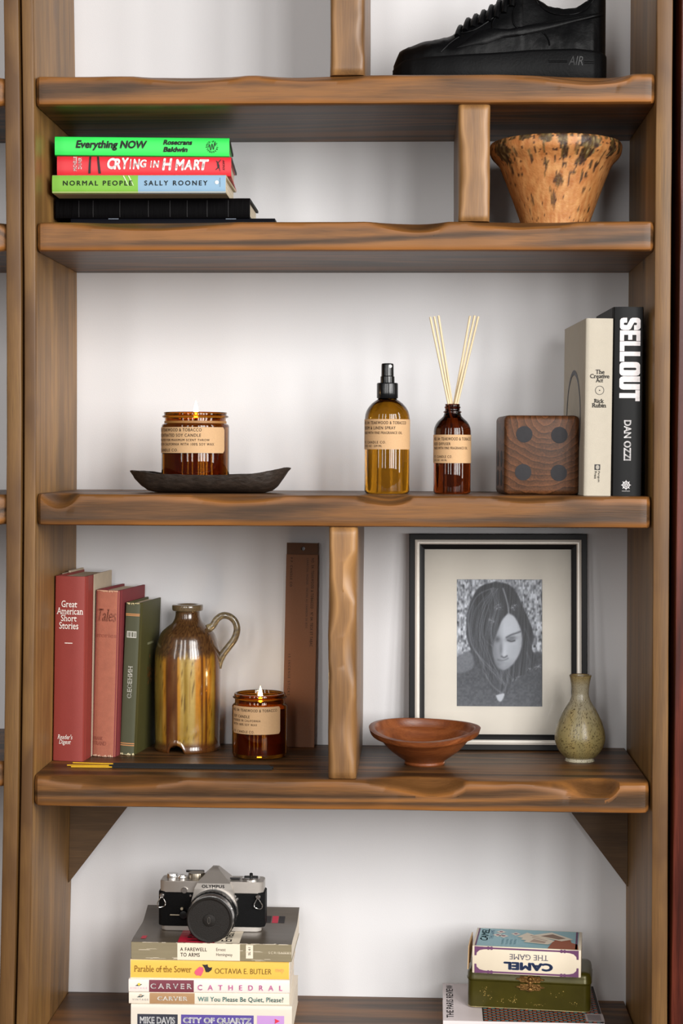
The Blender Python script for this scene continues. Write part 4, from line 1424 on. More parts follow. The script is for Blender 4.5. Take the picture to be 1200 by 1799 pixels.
# stoneware jug
JY = .2125
jc = at(329.5, 1200, JY)
k_ = mm(JY)
def jz(y):
    return at(329.5, y, JY).z - S4
R_ = .0431
prof = [(.030, .006), (.0385, .006), (.0400, 0), (.0425, .0005), (.0434, .004), (.0425, .009), (.0428, .020), (.0432, .05), (.0436, .09), (.0434, .118), (.0425, .130), (.0395, .141), (.0350, jz(1112) ), (.0270, jz(1101)), (.0195, jz(1092)), (.0165, jz(1083)), (.0160, jz(1075)), (.0168, jz(1073)), (.0198, jz(1072)), (.0205, jz(1067)), (.0200, jz(1062.5)), (.0175, jz(1061.5)), (.0130, jz(1063)), (.0110, jz(1075)), (.012, jz(1090)), (0, jz(1100))]
prof = [(0, .006)] + smooth_prof(prof[:-1], 4) + [prof[-1]]
NA = -PI / 2 - .25            # the notch in the foot faces the room
def jzf(a, i, z):
    if z < .0125:
        d = (a - NA + PI) % (2 * PI) - PI
        q = max(0., 1 - (d / .26) ** 2) ** .5
        return z + q * .0105 * (1 if z < .008 else max(0, (.0125 - z) / .0045))
    return z
och, brn, olv, cre, dks = hexc('#b8781c'), hexc('#4c240d'), hexc('#86671f'), hexc('#b59a58'), hexc('#3c2616')
STR = [(-1.6, brn), (-1.2, olv), (-.86, olv), (-.78, och), (-.70, och), (-.66, brn), (-.30, brn), (-.26, och), (-.14, cre), (-.04, olv), (.08, cre), (.22, cre), (.28, och), (.42, och), (.48, brn), (.54, och), (.62, brn), (.70, och), (.9, olv), (1.1, brn), (1.6, brn)]
def jcol(a, z, r_):
    X, Y_ = math.cos(a), math.sin(a)
    th = math.atan2(X, -Y_)   # 0 faces the room, + to the right
    th2 = (th if abs(th) < 1.6 else math.copysign(3.2 - abs(th), th)) - .1 + .05 * nz(z * 9, 2.) + .02 * nz(X * 9, Y_ * 9, z * 20)
    c = STR[0][1]
    for (t0, c0), (t1, c1) in zip(STR, STR[1:]):
        if t0 <= th2 <= t1:
            c = mixc(c0, c1, sstep(t0, t1, th2))
    c = mixc(c, olv, .45 * sstep(.075, .02, z) * (1 if c[0] > .5 else .15))
    c = mixc(c, hexc('#d3b878'), .30 * max(0, nz(X * 5, Y_ * 5, z * 30) + .3))
    c = mixc(c, hexc('#7a4a1c'), .4 * sstep(.25, .6, nz(X * 16, Y_ * 16, z * 14)))
    sh = .128 + .006 * nz(X * 6, Y_ * 6, 3.) + .005 * nz(X * 17, Y_ * 17, 8.)
    dkc = mixc(dks, hexc('#6a4a28'), .4 + .9 * nz(X * 20, Y_ * 20, z * 400))
    c = mixc(c, dkc, sstep(sh - .006, sh + .004, z))
    c = mixc(c, hexc('#4f2a12'), sstep(.016, .008, z) * .85)
    c = mixc(c, hexc('#3a2412'), .6 * sstep(.35, .6, nz(X * 40, Y_ * 40, z * 600)))
    if z > jz(1074):
        c = mixc(c, hexc('#756a52'), .6)
    return c
jug = thing('jug', 'brown and ochre striped stoneware jug with a looped handle, right of the green book', 'jug', (jc.x, JY, S4))
jm = plain('salt_glaze', '#000', .22, var=.12, vscale=220, bump=.12, bscale=240, attr='Col', coat=1.)
vf, cols = colored_lathe(prof, 160, jcol, lambda a, z: 1 + .008 * nz(math.cos(a) * 1.5, math.sin(a) * 1.5, z * 14), jzf)
mesh('body', vf, jm, jug, 60, cols=cols)
hp = [at(x, y, JY) - Vector((jc.x, JY, S4)) for x, y in ((366, 1104), (374, 1099), (381, 1088), (391, 1081.5), (403, 1083), (413, 1092), (416.5, 1106), (412, 1122), (402, 1136), (392, 1149), (386.5, 1161), (384, 1174))]
hp = smooth_prof([tuple(p) for p in hp], 4)
rr = list(np.interp(np.linspace(0, 1, len(hp)), [0, .1, .5, .85, 1], [.0062, .0048, .0045, .0052, .0040]))
vf = tube(hp, rr, 14)
hcol = [srgb(mixc(hexc('#5c5040'), hexc('#8b7a58'), .5 + 1.2 * nz(v[0] * 300, v[1] * 300, v[2] * 300))) for v in vf[0]]
mesh('handle', vf, jm, jug, 60, cols=hcol)

# turned wooden bowl
WY = .118
wc = at(746, 1300, WY)
k_ = mm(WY)
zrim = at(746, 1280, WY).z - S4
prof = [(.0245, 0), (.0258, .002), (.0250, .0045), (.030, .008), (.046, .020), (.0595, .036), (.0672, zrim - .008), (.0702, zrim - .001), (.0698, zrim), (.0640, zrim + .0006), (.0622, zrim - .0015), (.058, .034), (.045, .020), (.026, .0115)]
prof = [(0, 0)] + smooth_prof(prof, 5) + [(0, .0105)]
WB = wood('turned_bowl_wood', '#5c2c16', '#7d4320', '#985830', 'x', rough=.36, along=9, across=44, ring=.22, blotch=.28)
def wz(a, i, z):
    q = sstep(.01, zrim, z)
    return z + q * (.0048 * math.sin(a) + .0022 * math.cos(2 * a + .5))
wb = mesh('wooden_bowl', lathe(prof, 96, None, wz), WB, None, 50)
wb.location = (wc.x, WY, S4)
tag(wb, 'shallow reddish-brown turned wooden bowl in front of the framed photograph', 'bowl')

# speckled bud vase
VY = .155
vc = at(1019, 1280, VY)
vz = lambda y: at(1019, y, VY).z - S4
kv = mm(VY)
prof = [(24.6, 0), (25, 3), (24, 5.5), (29, 9), (38, 20), (43.2, 34), (44.2, 43), (42, 57), (36, 75), (27, 93), (18.5, 107), (15.2, 117), (14.8, 124), (16, 136), (18, 147), (19.2, 152), (18.8, 153.5), (16.8, 153.3), (15.4, 148), (12, 124), (13, 112)]
prof = [(0, 0)] + smooth_prof([(a * kv, c * kv * .985) for a, c in prof], 4) + [(0, .075)]
HV = 153 * kv
def vcol(a, z, r_):
    X, Y_ = math.cos(a), math.sin(a)
    t = z / HV
    c = mixc(hexc('#8a7d52'), hexc('#938b75'), sstep(.3, .68, t + .1 * nz(X * 2, Y_ * 2, z * 20)))
    c = mixc(c, hexc('#9a8450'), .5 * max(0, nz(X * 3 + 8, Y_ * 3, z * 25) + .35) * (1 if t < .6 else .3))
    c = mixc(c, hexc('#857040'), sstep(.85, 1, t) * .8)
    if z < .0042:
        c = hexc('#b9b29c')
    s_ = nz(X * 24, Y_ * 24, z * 760) + .25 * nz(X * 4, Y_ * 4, z * 40)
    c = mixc(c, hexc('#35240f'), sstep(.27, .40, s_) * (.9 if t < .72 else .55))
    if t > .985:
        c = mixc(c, hexc('#4a3016'), .8)
    return c
vf, cols = colored_lathe(smooth_prof(prof, 2), 240, vcol)
vo = mesh('bud_vase', vf, plain('speckled_glaze', '#000', .36, var=.04, bump=.08, bscale=300, attr='Col', coat=.15), None, 60, cols=cols)
vo.location = (vc.x, VY, S4)
tag(vo, 'small speckled green-brown ceramic bud vase at the right end of the fourth shelf', 'vase')

# dough-bowl tray under the large candle
TY = .10
t0, t1 = at(229.5, 845, TY), at(510.5, 845, TY)
tc_ = (t0.x + t1.x) / 2
TLn = t1.x - t0.x
tray_m = plain('charred_wood', '#2b211a', .55, spec=.35, var=.8, vscale=110, bump=.9, bscale=130, stretch=(1, 1, 2.2))
rings_o, rings_i = [], []
nx = 60
def tray_top(t):              # height of the gunwale along the tray (t from 0 left to 1 right)
    return interp([(0, .0275), (.06, .0268), (.2, .0238), (.5, .0225), (.75, .0235), (.9, .0285), (.97, .0325), (1, .0315)], t)
def tray_bot(t):
    return interp([(0, .0262), (.03, .017), (.07, .0095), (.12, .002), (.16, 0), (.84, 0), (.88, .002), (.92, .0075), (.955, .018), (.985, .0268), (1, .0300)], t)
def tray_w(t):
    return interp([(0, .006), (.04, .020), (.12, .038), (.25, .050), (.5, .054), (.75, .050), (.9, .036), (.97, .018), (1, .007)], t)
for i in range(nx + 1):
    t = i / nx
    x = -TLn / 2 + TLn * t
    w_, zt_, zb_ = tray_w(t), tray_top(t) + .0006 * nz(t * 14, 2.), tray_bot(t)
    hb = max(.0005, zt_ - zb_)
    th = min(.006, w_ * .35)
    sec = []
    for k in range(9):
        a = PI * k / 8 - PI     # outer half from left rim under to right rim
        ca, sa = math.cos(a), math.sin(a)
        y = w_ * math.copysign(abs(ca) ** .6, ca)
        sec.append((x + .0008 * nz(t * 30, k * 1.7), y + .001 * nz(t * 40, k * 2.3), zb_ + hb * (1 - abs(sa) ** .7) + (.0006 * nz(t * 50, k * 3.1) if zb_ > .001 else 0)))
    zi = min(zt_ - .0005, max(zb_ + .005, .0062))
    for k in range(9):
        a = -PI * k / 8
        ca, sa = math.cos(a), math.sin(a)
        y = (w_ - th) * math.copysign(abs(ca) ** .6, ca)
        sec.append((x, y, zi + (zt_ - zi) * (1 - abs(sa) ** .7)))
    rings_o.append(sec)
vf = loft(rings_o)
tray = mesh('dough_bowl_tray', (vf[0], [tuple(reversed(q)) for q in vf[1]]), tray_m, None, 60)
tray.location = (tc_, TY, S3)
tag(tray, 'dark charred wooden boat-shaped tray holding the large amber candle', 'tray')

# ------------------------------------------------------------------ amber glass
AMB_J = glass('amber_jar_glass', '#a8691c')
AMB_S = glass('amber_bottle_glass', '#a06c16')
AMB_D = glass('dark_amber_bottle_glass', '#64270a')
WAX = plain('candle_wax', '#9a6a34', .5, var=.05)
KRAFT = plain('kraft_label', '#c69f74', .7, var=.08, vscale=500, bump=.1, bscale=900)
INKL = ink('#3a2a22')
FL = emitter('candle_flame', '#ffe2a8', 14)
WICK = plain('charred_wick', '#15100d', .8)

def cyl_face(rad, eps, tilt=0.):
    return lambda a, c: ((rad + eps) * math.sin(a), -(rad + eps) * math.cos(a), c)

def cyl_label(parent, rad, a0, a1, z0, z1, rc, eps=.0004):
    n = 40
    top, bot = [], []
    for k in range(n + 1):
        a = a0 + (a1 - a0) * k / n
        e = min(a - a0, a1 - a) * rad
        d = 0 if e > rc else rc - math.sqrt(max(0, rc * rc - (rc - e) ** 2))
        f = cyl_face(rad, eps)
        top.append(f(a, z1 - d))
        bot.append(f(a, z0 + d))
    V = bot + top
    F = [(k, k + 1, n + 2 + k, n + 1 + k) for k in range(n)]
    return mesh('label', (V, F), KRAFT, parent, 180)

def candle(label, cx, Y, z0, k_, prof, rbody, lab, texts, wax_h, flame_px, fl_h):
    """prof: outer profile, then the inner wall, (r, z)"""
    o = thing('candle', label, 'candle', (cx, Y, z0))
    mesh('jar', lathe(prof[0], 72), AMB_J, o, 40)
    mesh('wax', lathe([(0, prof[1][0]), (prof[1][1], prof[1][0]), (prof[1][1], wax_h), (prof[1][1] - .002, wax_h - .0006), (0, wax_h - .0006)], 64), WAX, o, 40)
    mesh('wick', tube([(0, 0, wax_h - .002), (.0003, 0, wax_h + .004), (.0008, 0, wax_h + .009)], .0008, 6), WICK, o)
    fz = wax_h + .006
    pr = [(0, 0), (.0016, .001), (.0030, .004), (.0034, .0075), (.0030, .0115), (.0020, .016), (.0010, .0195), (0, .023)]
    q = fl_h / .023
    mesh('flame', mv(lathe([(a * q, c * q) for a, c in smooth_prof(pr, 3)], 16), .0006, 0, fz), FL, o, 180)
    lt_ = bpy.data.lights.new('flame_light', 'POINT')
    lt_.energy, lt_.color, lt_.shadow_soft_size = .05, (1, .62, .25), .004
    lo_ = bpy.data.objects.new('flame_light', lt_)
    COL.objects.link(lo_)
    lo_.parent = o
    lo_.location = (.0006, 0, fz + fl_h + .004)
    cyl_label(o, rbody, *lab)
    for s_, (a0, z0_, a1, z1_), sp_ in texts:
        letters(o, s_, (a0, z0_, a1, z1_), cyl_face(rbody, .0007), INKL, space=sp_, bold=.006)
    return o

# large candle on the tray
CY = .10
kc = mm(CY)
cc = at(343.3, 780, CY)
zb_ = S3 + .0066
cz = lambda y: at(343.3, y, CY).z - zb_
Rb = 59.5 * kc
hr = cz(724.5)
outer = [(0, 0), (Rb - .004, 0), (Rb - .001, .0012), (Rb, .004), (Rb, cz(749)), (Rb - .0008, cz(746)), (Rb - .0035, cz(744)), (Rb - .0040, cz(742.5)), (Rb - .0040, cz(735)), (Rb - .0012, cz(733.5)), (Rb - .0006, cz(732)), (Rb - .0012, cz(730.5)), (Rb - .0032, cz(729.5)), (Rb - .0032, cz(727)), (Rb - .0026, cz(726)), (Rb - .0030, hr), (Rb - .0055, hr),
         (Rb - .0062, hr - .002), (Rb - .0062, cz(745)), (Rb - .0032, cz(752)), (Rb - .0032, .006), (0, .006)]
arc = lambda x, cx=343.3, r_=59.5: math.asin(max(-.999, min(.999, (x - cx) / r_)))
candle('large lit candle in a wide amber glass jar on the dark wooden tray', cc.x, CY, zb_, kc, (outer, (.0061, Rb - .0034)), Rb,
       (R(-100), arc(397), cz(796), cz(751), .003),
       [('NO. 04: TEAKWOOD & TOBACCO', (R(-86), cz(758.7), arc(361), cz(753)), 1.15), ('CONCENTRATED SOY CANDLE', (R(-86), cz(768), arc(360), cz(762.5)), 1.15),
        ('FORMULATED FOR MAXIMUM SCENT THROW', (R(-86), cz(775.5), arc(374), cz(771.5)), 1.2), ('POURED IN CALIFORNIA WITH 100% SOY WAX', (R(-86), cz(783), arc(381), cz(778.5)), 1.2), ('P.F. CANDLE CO.', (R(-86), cz(793.5), arc(320.5), cz(788.5)), 1.25)],
       cz(740), None, .0205)

# small candle on the fourth shelf
CY2 = .163
kc = mm(CY2)
cc = at(456.5, 1280, CY2)
cz = lambda y, Y=CY2: at(456.5, y, Y).z - S4
Rb = 49 * kc
def cz(y):                    # heights measured on the front of the glass
    return at(456.5, y, CY2 - Rb).z - S4
hr = at(456.5, 1217, CY2).z - S4
H2 = hr
outer = [(0, 0), (Rb - .005, 0), (Rb - .0014, .0014), (Rb, .005), (Rb, H2 - .0160), (Rb - .0010, H2 - .0140), (Rb - .0030, H2 - .0128), (Rb - .0034, H2 - .0118), (Rb - .0034, H2 - .0070), (Rb - .0012, H2 - .0060), (Rb - .0006, H2 - .0050), (Rb - .0012, H2 - .0040), (Rb - .0026, H2 - .0034), (Rb - .0026, H2 - .0012), (Rb - .0032, H2), (Rb - .0052, H2),
         (Rb - .0060, H2 - .002), (Rb - .0060, H2 - .013), (Rb - .0032, H2 - .019), (Rb - .0032, .006), (0, .006)]
arc2 = lambda x: math.asin(max(-.999, min(.999, (x - 456.5) / 49)))
candle('smaller lit candle in an amber glass jar on the fourth shelf before the cardboard sleeve', cc.x, CY2, S4, kc, (outer, (.0061, Rb - .0034)), Rb,
       (arc2(412), arc2(494.5), cz(1291), cz(1242.5), .003),
       [('NO. 04: TEAKWOOD & TOBACCO', (arc2(413.3), cz(1251.5), arc2(489), cz(1246.5)), 1.15), ('SOY CANDLE', (arc2(414), cz(1262.5), arc2(443), cz(1257.5)), 1.2), ('POURED IN CALIFORNIA', (arc2(414), cz(1269), arc2(462), cz(1265)), 1.3),
        ('WITH 100% SOY WAX', (arc2(414), cz(1276), arc2(456), cz(1272)), 1.3), ('P.F. CANDLE CO.', (arc2(414), cz(1289), arc2(451.5), cz(1284.5)), 1.3)],
       H2 - .019, None, .022)

# spray bottle
def bottle(name, label, cat, cx, Y, zmid, rpx, pts, mat, lab, texts):
    k_ = mm(Y)
    c = at(cx, zmid, Y)
    o = thing(name, label, cat, (c.x, Y, S3))
    z = lambda y: at(cx, y, Y).z - S3
    prof = [(0, 0)] + [(a * k_, z(y) if y < 900 else (y - 1000) * .0001) for a, y in pts] + [(0, z(pts[-1][1]))]
    mesh('glass_body', lathe(prof, 72), mat, o, 50)
    Rb = rpx * k_
    cyl_label(o, Rb, R(-150), R(lab[2]), z(lab[1]), z(lab[0]), .0005)
    ar = lambda x: math.asin(max(-.998, min(.998, (x - cx) / rpx)))
    for s_, (x0, y0, x1, y1), sp_ in texts:
        letters(o, s_, (ar(x0), z(y1), ar(x1), z(y0)), cyl_face(Rb, .0007), INKL, space=sp_, bold=.006)
    return o, z, k_
SH = [(39.5, 735), (38.8, 729), (36.8, 722), (33, 715.5), (27.5, 709), (21.5, 704.5), (17.5, 702), (15.2, 699), (14.8, 694), (14.8, 688)]
spray, z, k_ = bottle('spray_bottle', 'amber spray bottle with a black atomizer cap on the third shelf', 'bottle', 680.2, .10, 780, 39.5,
    [(33, 1000), (37, 1006), (39, 1020), (39.5, 1045)] + SH, AMB_S, (737, 789.5, 150),
    [('NO. 04: TEAKWOOD & TOBACCO', (642, 740.5, 712.5, 746), 1.15), ('ROOM & LINEN SPRAY', (642, 749.5, 695, 755), 1.15), ('MADE WITH FINE FRAGRANCE OIL', (642, 758.5, 706, 763), 1.15), ('P.F. CANDLE CO.', (642, 775, 679, 779.5), 1.3), ('7.75 FL OZ · 229 ML', (642, 782, 672, 785.5), 1.1)])
bp = plain('gloss_black_plastic', '#0d0e10', .16, var=.02)
rib = lambda a, zz: 1 + (.012 if int(a / (2 * PI) * 60 + .5) % 2 else 0)
mesh('collar', lathe([(0, z(700)), (18, z(700)), (18.4, z(699)), (18.4, z(675)), (17.6, z(673)), (0, z(673))] and [(a * k_, c) for a, c in ((0, z(700)), (18, z(700)), (18.4, z(699)), (18.4, z(675)), (17.6, z(673)), (0, z(673)))], 120, rib), bp, spray, 30)
mesh('stem', lathe([(a * k_, c) for a, c in ((0, z(673.5)), (12.4, z(673.5)), (12.6, z(672)), (12.4, z(662)), (11, z(660.5)), (0, z(660.5)))], 40), bp, spray, 40)
noz = mesh('actuator', lathe([(a * k_, c) for a, c in ((0, z(661)), (11, z(661)), (10.8, z(641)), (10, z(639)), (7, z(638.2)), (0, z(638.4)))], 40), bp, spray, 40)
mesh('nozzle', xf(lathe([(0, 0), (.0022, 0), (.0022, .0006), (.0008, .0008), (0, .0002)], 16), lambda x, y, zz: (x + .0035, -zz - 10.4 * k_ * .92, y + z(644))), plain('pale_insert', '#cfcfd0', .4), noz, 40)

# diffuser bottle and its six reeds
DY = .10
dif, z, k_ = bottle('diffuser_bottle', 'dark amber reed-diffuser bottle between the spray bottle and the wooden die', 'bottle', 794.5, DY, 790, 32.6,
    [(27, 1000), (30.5, 1006), (32.2, 1018), (32.6, 1040), (32.6, 758), (31.8, 752), (29.6, 746), (25.5, 740), (20.5, 735.5), (16.2, 731.5), (14.6, 727.5), (14.2, 725.5), (16, 724.8), (16, 723.2), (14, 722.2), (13, 721), (13, 717.5), (14.2, 716.4), (14.2, 715), (13, 714), (12.6, 711), (13.4, 710), (10.8, 709.6), (10.4, 713), (10.4, 732), (8, 738)], AMB_D, (764, 813.5, 150),
    [('NO. 04: TEAKWOOD & TOBACCO', (764, 768.5, 825.5, 774), 1.15), ('REED DIFFUSER', (764, 777.5, 791, 782.5), 1.2), ('MADE WITH FINE FRAGRANCE OIL', (764, 785, 819.5, 789.5), 1.15), ('P.F. CANDLE CO.', (764, 800, 794, 804.5), 1.3), ('3.5 FL OZ · 103 ML', (764, 807, 785, 810), 1.1)])
REED = plain('rattan_reed', '#decaa6', .6, var=.12, vscale=120, bump=.2, bscale=900, stretch=(4, 4, .3))
pos = ['outermost of the left-leaning three', 'middle of the left-leaning three', 'innermost of the left-leaning three', 'innermost of the right-leaning three', 'middle of the right-leaning three', 'outermost of the right-leaning three']
for i, (tx, ty, bx, tY, bY) in enumerate(((756, 557, 788.5, .098, .094), (763, 556, 792, .103, .097), (770.5, 554.5, 794.5, .108, .102), (826, 555, 797.5, .094, .104), (834, 554.5, 799.5, .100, .098), (840.5, 556, 803, .105, .101))):
    top, mid = at(tx, ty, tY), at(bx, 712, bY)
    low = mid + (mid - top) * (.030 / (top - mid).length)
    d = (top - mid).normalized()
    rd = mesh('diffuser_reed', tube([(0, 0, 0), tuple((top - low) * .5), tuple(top - low)], .00145, 8), REED, None, 60)
    rd.location = low
    tag(rd, 'pale rattan reed in the diffuser bottle, ' + pos[i], 'reed', 'reeds in the diffuser bottle')

# ------------------------------------------------------------------ wooden die
dY = .062
d0, d1 = at(886, 800, dY), at(1019.5, 800, dY)
ds = (d1.x - d0.x) * 1.003
dh = at(950, 729.5, dY).z - S3
def die_mat():
    m, nt, b = new_mat('end_grain_walnut')
    tc = N(nt, 'ShaderNodeTexCoord')
    sub = N(nt, 'ShaderNodeVectorMath', operation='SUBTRACT')
    sub.inputs[1].default_value = (.050, 0, .098)
    link(nt, tc, 'Object', sub, 0)
    nn = N(nt, 'ShaderNodeTexNoise')
    nn.inputs['Scale'].default_value = 22
    nn.inputs['Detail'].default_value = 3
    link(nt, tc, 'Object', nn, 'Vector')
    sep = N(nt, 'ShaderNodeSeparateXYZ')
    link(nt, sub, 0, sep, 0)
    cb = N(nt, 'ShaderNodeCombineXYZ')
    link(nt, sep, 'X', cb, 'X')
    link(nt, sep, 'Z', cb, 'Y')
    ln = N(nt, 'ShaderNodeVectorMath', operation='LENGTH')
    link(nt, cb, 0, ln, 0)
    ma = N(nt, 'ShaderNodeMath', operation='MULTIPLY_ADD')
    ma.inputs[1].default_value = .022
    link(nt, nn, 'Fac', ma, 0)
    link(nt, ln, 'Value', ma, 2)
    fr_ = N(nt, 'ShaderNodeMath', operation='MULTIPLY')
    fr_.inputs[1].default_value = 130
    link(nt, ma, 0, fr_, 0)
    f2 = N(nt, 'ShaderNodeMath', operation='FRACT')
    link(nt, fr_, 0, f2, 0)
    rp = N(nt, 'ShaderNodeValToRGB')
    rp.color_ramp.elements[0].position = 0
    rp.color_ramp.elements[0].color = srgb('#2f1a0d')
    rp.color_ramp.elements[1].position = 1
    rp.color_ramp.elements[1].color = srgb('#643c20')
    e = rp.color_ramp.elements.new(.12)
    e.color = srgb('#48290f')
    e = rp.color_ramp.elements.new(.6)
    e.color = srgb('#55321a')
    link(nt, f2, 0, rp, 'Fac')
    n2 = N(nt, 'ShaderNodeTexNoise')
    n2.inputs['Scale'].default_value = 420
    link(nt, tc, 'Object', n2, 'Vector')
    n3 = N(nt, 'ShaderNodeTexNoise')
    n3.inputs['Scale'].default_value = 30
    n3.inputs['Detail'].default_value = 4
    link(nt, tc, 'Object', n3, 'Vector')
    av = N(nt, 'ShaderNodeMath', operation='ADD')
    link(nt, n2, 'Fac', av, 0)
    link(nt, n3, 'Fac', av, 1)
    mr = N(nt, 'ShaderNodeMapRange')
    mr.inputs['From Min'].default_value = .7
    mr.inputs['From Max'].default_value = 1.3
    mr.inputs['To Min'].default_value = .55
    mr.inputs['To Max'].default_value = 1.35
    link(nt, av, 0, mr, 'Value')
    hs = N(nt, 'ShaderNodeHueSaturation')
    link(nt, mr, 'Result', hs, 'Value')
    link(nt, rp, 'Color', hs, 'Color')
    link(nt, hs, 'Color', b, 'Base Color')
    b.inputs['Roughness'].default_value = .5
    b.inputs['Specular IOR Level'].default_value = .3
    return m
die = thing('die', 'big wooden die showing four dark pips, left of the linen book', 'die', (d0.x, dY, S3), (0, 0, R(4)))
mesh('cube_body', box(0, ds, 0, ds, 0, dh, .0062, 4), die_mat(), die, 40)
pip = plain('charcoal_pip', '#29272a', .6, spec=.25, var=.2, vscale=200)
fpx = lambda x: (x - 886) / 133.5 * ds
fpz = lambda y: (863 - y) / 133.5 * dh
for x, y in ((921, 761.5), (983, 762.5), (919.5, 825), (982.5, 826)):
    mesh('pip', xf(lathe([(.0100, 0), (.0101, .0003), (.0085, .0004), (0, .0004)], 32), lambda a, c, d: (fpx(x) + a, -d, fpz(y) + c)), pip, die, 60)
for y, c in ((.03, .044), (.03, .02), (.065, .044), (.065, .02)):
    mesh('pip', xf(lathe([(.0100, 0), (.0101, .0003), (.0085, .0004), (0, .0004)], 32), lambda a, b_, d: (-d, y + a, c + b_)), pip, die, 60)

# ------------------------------------------------------------------ incense sleeve and sticks
PKY = .232
p0, p1 = at(503.5, 1312, PKY), at(551.5, 1312.5, PKY)
kraft2 = plain('brown_kraft_card', '#80563c', .75, var=.09, vscale=500, bump=.15, bscale=900)
kraft3 = plain('dark_kraft_card', '#5d3e28', .75, var=.09, vscale=500, bump=.15, bscale=900)
pw = .0425
plen = .272
lean = math.asin((DEPTH - .0035 - PKY - .0085) / plen)
pk = thing('incense_sleeve', 'tall narrow brown cardboard incense sleeve leaning on the wall by the divider', 'packet', (p1.x + .0004, PKY, S4), (-lean, R(.8), 0))
pz = lambda y: (1312.5 - y) / (1312.5 - 955) * plen
mesh('sleeve', box(-pw, 0, 0, .0075, 0, pz(975), .0006, 1), kraft2, pk)
# folded header with its hanging hole
outer_ = [(-pw + .0003, pz(975.4)), (-.0006, pz(975.4)), (-.0008, plen), (-pw + .0006, plen)]
hc_, hr_ = (-pw / 2 + .0008, pz(965)), .0027
def holed(y, fl):
    ol = []
    for k in range(24):
        a = 2 * PI * k / 24
        dx, dz = math.cos(a), math.sin(a)
        s_ = min((outer_[1][0] - hc_[0]) / dx if dx > 1e-6 else 9, (outer_[0][0] - hc_[0]) / dx if dx < -1e-6 else 9, (plen - hc_[1]) / dz if dz > 1e-6 else 9, (outer_[0][1] - hc_[1]) / dz if dz < -1e-6 else 9)
        ol.append((hc_[0] + dx * s_, hc_[1] + dz * s_))
    for a, c in [(outer_[0]), (outer_[1]), (-.0006, plen), (-pw + .0003, plen)]:
        j = min(range(24), key=lambda q: (ol[q][0] - a) ** 2 + (ol[q][1] - c) ** 2)
        ol[j] = (a, c)
    return [(a, y, c) for a, c in ol], [(hc_[0] + hr_ * math.cos(2 * PI * k / 24), y, hc_[1] + hr_ * math.sin(2 * PI * k / 24)) for k in range(24)]
o1, i1 = holed(.0010, 1)
o2, i2 = holed(.0062, 1)
V = o1 + i1 + o2 + i2
F = []
for k in range(24):
    j = (k + 1) % 24
    F += [(k, j, 24 + j, 24 + k), (48 + j, 48 + k, 72 + k, 72 + j), (24 + k, 24 + j, 72 + j, 72 + k), (j, k, 48 + k, 48 + j)]
mesh('header_flap', (V, F), kraft3, pk)
pf = lambda a, c: (a, -.0003, c)
pkx = lambda x, y: -pw + (x - (500 - (y - 955) / 357 * 5)) / 56.5 * pw
ik = ink('#2d1c16')
def ptext(s_, x0, y0, x1, y1, **kw):
    letters(pk, s_, (pkx(x0, y0), pz(y1), pkx(x1, y0), pz(y0)), pf, ik, rot=-90, **kw)
ptext('NO. 04: TEAKWOOD & TOBACCO · N° 04: TECK ET TABAC', 544.5, 981.5, 549.5, 1136, space=1.25, bold=.008)
ptext('CHARCOAL INCENSE · ENCENS AU CHARBON DE BOIS', 536, 981.5, 539.5, 1104, space=1.3)
ptext('P.F. CANDLE CO', 507, 981, 511, 1032, space=1.4, bold=.008)
ptext('15 INCENSE STICKS', 504.5, 1150, 508.5, 1222, space=1.4, bold=.008)

YEL = plain('yellow_stick', '#d8a81c', .6, var=.06)
CHA = plain('charcoal_paste', '#0e0d0e', .85, var=.3, vscale=500, bump=.4, bscale=900)
for i, (xa, ya, xm, ym, xb, yb, lb) in enumerate(((128, 1340, 199.5, 1342, 474, 1346.5, 'rearmost, its yellow end raised'), (118, 1344.3, 192, 1345, 480, 1348.5, 'reaching farthest left'), (125, 1347, 197.5, 1347.6, 478, 1350.8, 'nearest the shelf edge'))):
    def onsh(x, y, r_):
        d = _f + _r * ((x - 600) / FPX) - _u * ((y - 899.5) / FPX)
        return EYE + d * ((S4 + r_ - H) / d.z)
    A, Mp, Bp = onsh(xa, ya, .0016), onsh(xm, ym, .0016), onsh(xb, yb, .0016)
    st = thing('incense_stick', 'black incense stick with bare yellow end, ' + lb, 'incense', A, (0, 0, 0), 'incense sticks on the fourth shelf')
    mesh('bare_end', tube([(0, 0, 0), tuple(Mp - A)], .00085, 8), YEL, st, 60)
    mesh('coated_length', tube([tuple(Mp - A), tuple((Mp - A) * .5 + (Bp - A) * .5), tuple(Bp - A)], .0016, 8), CHA, st, 60)

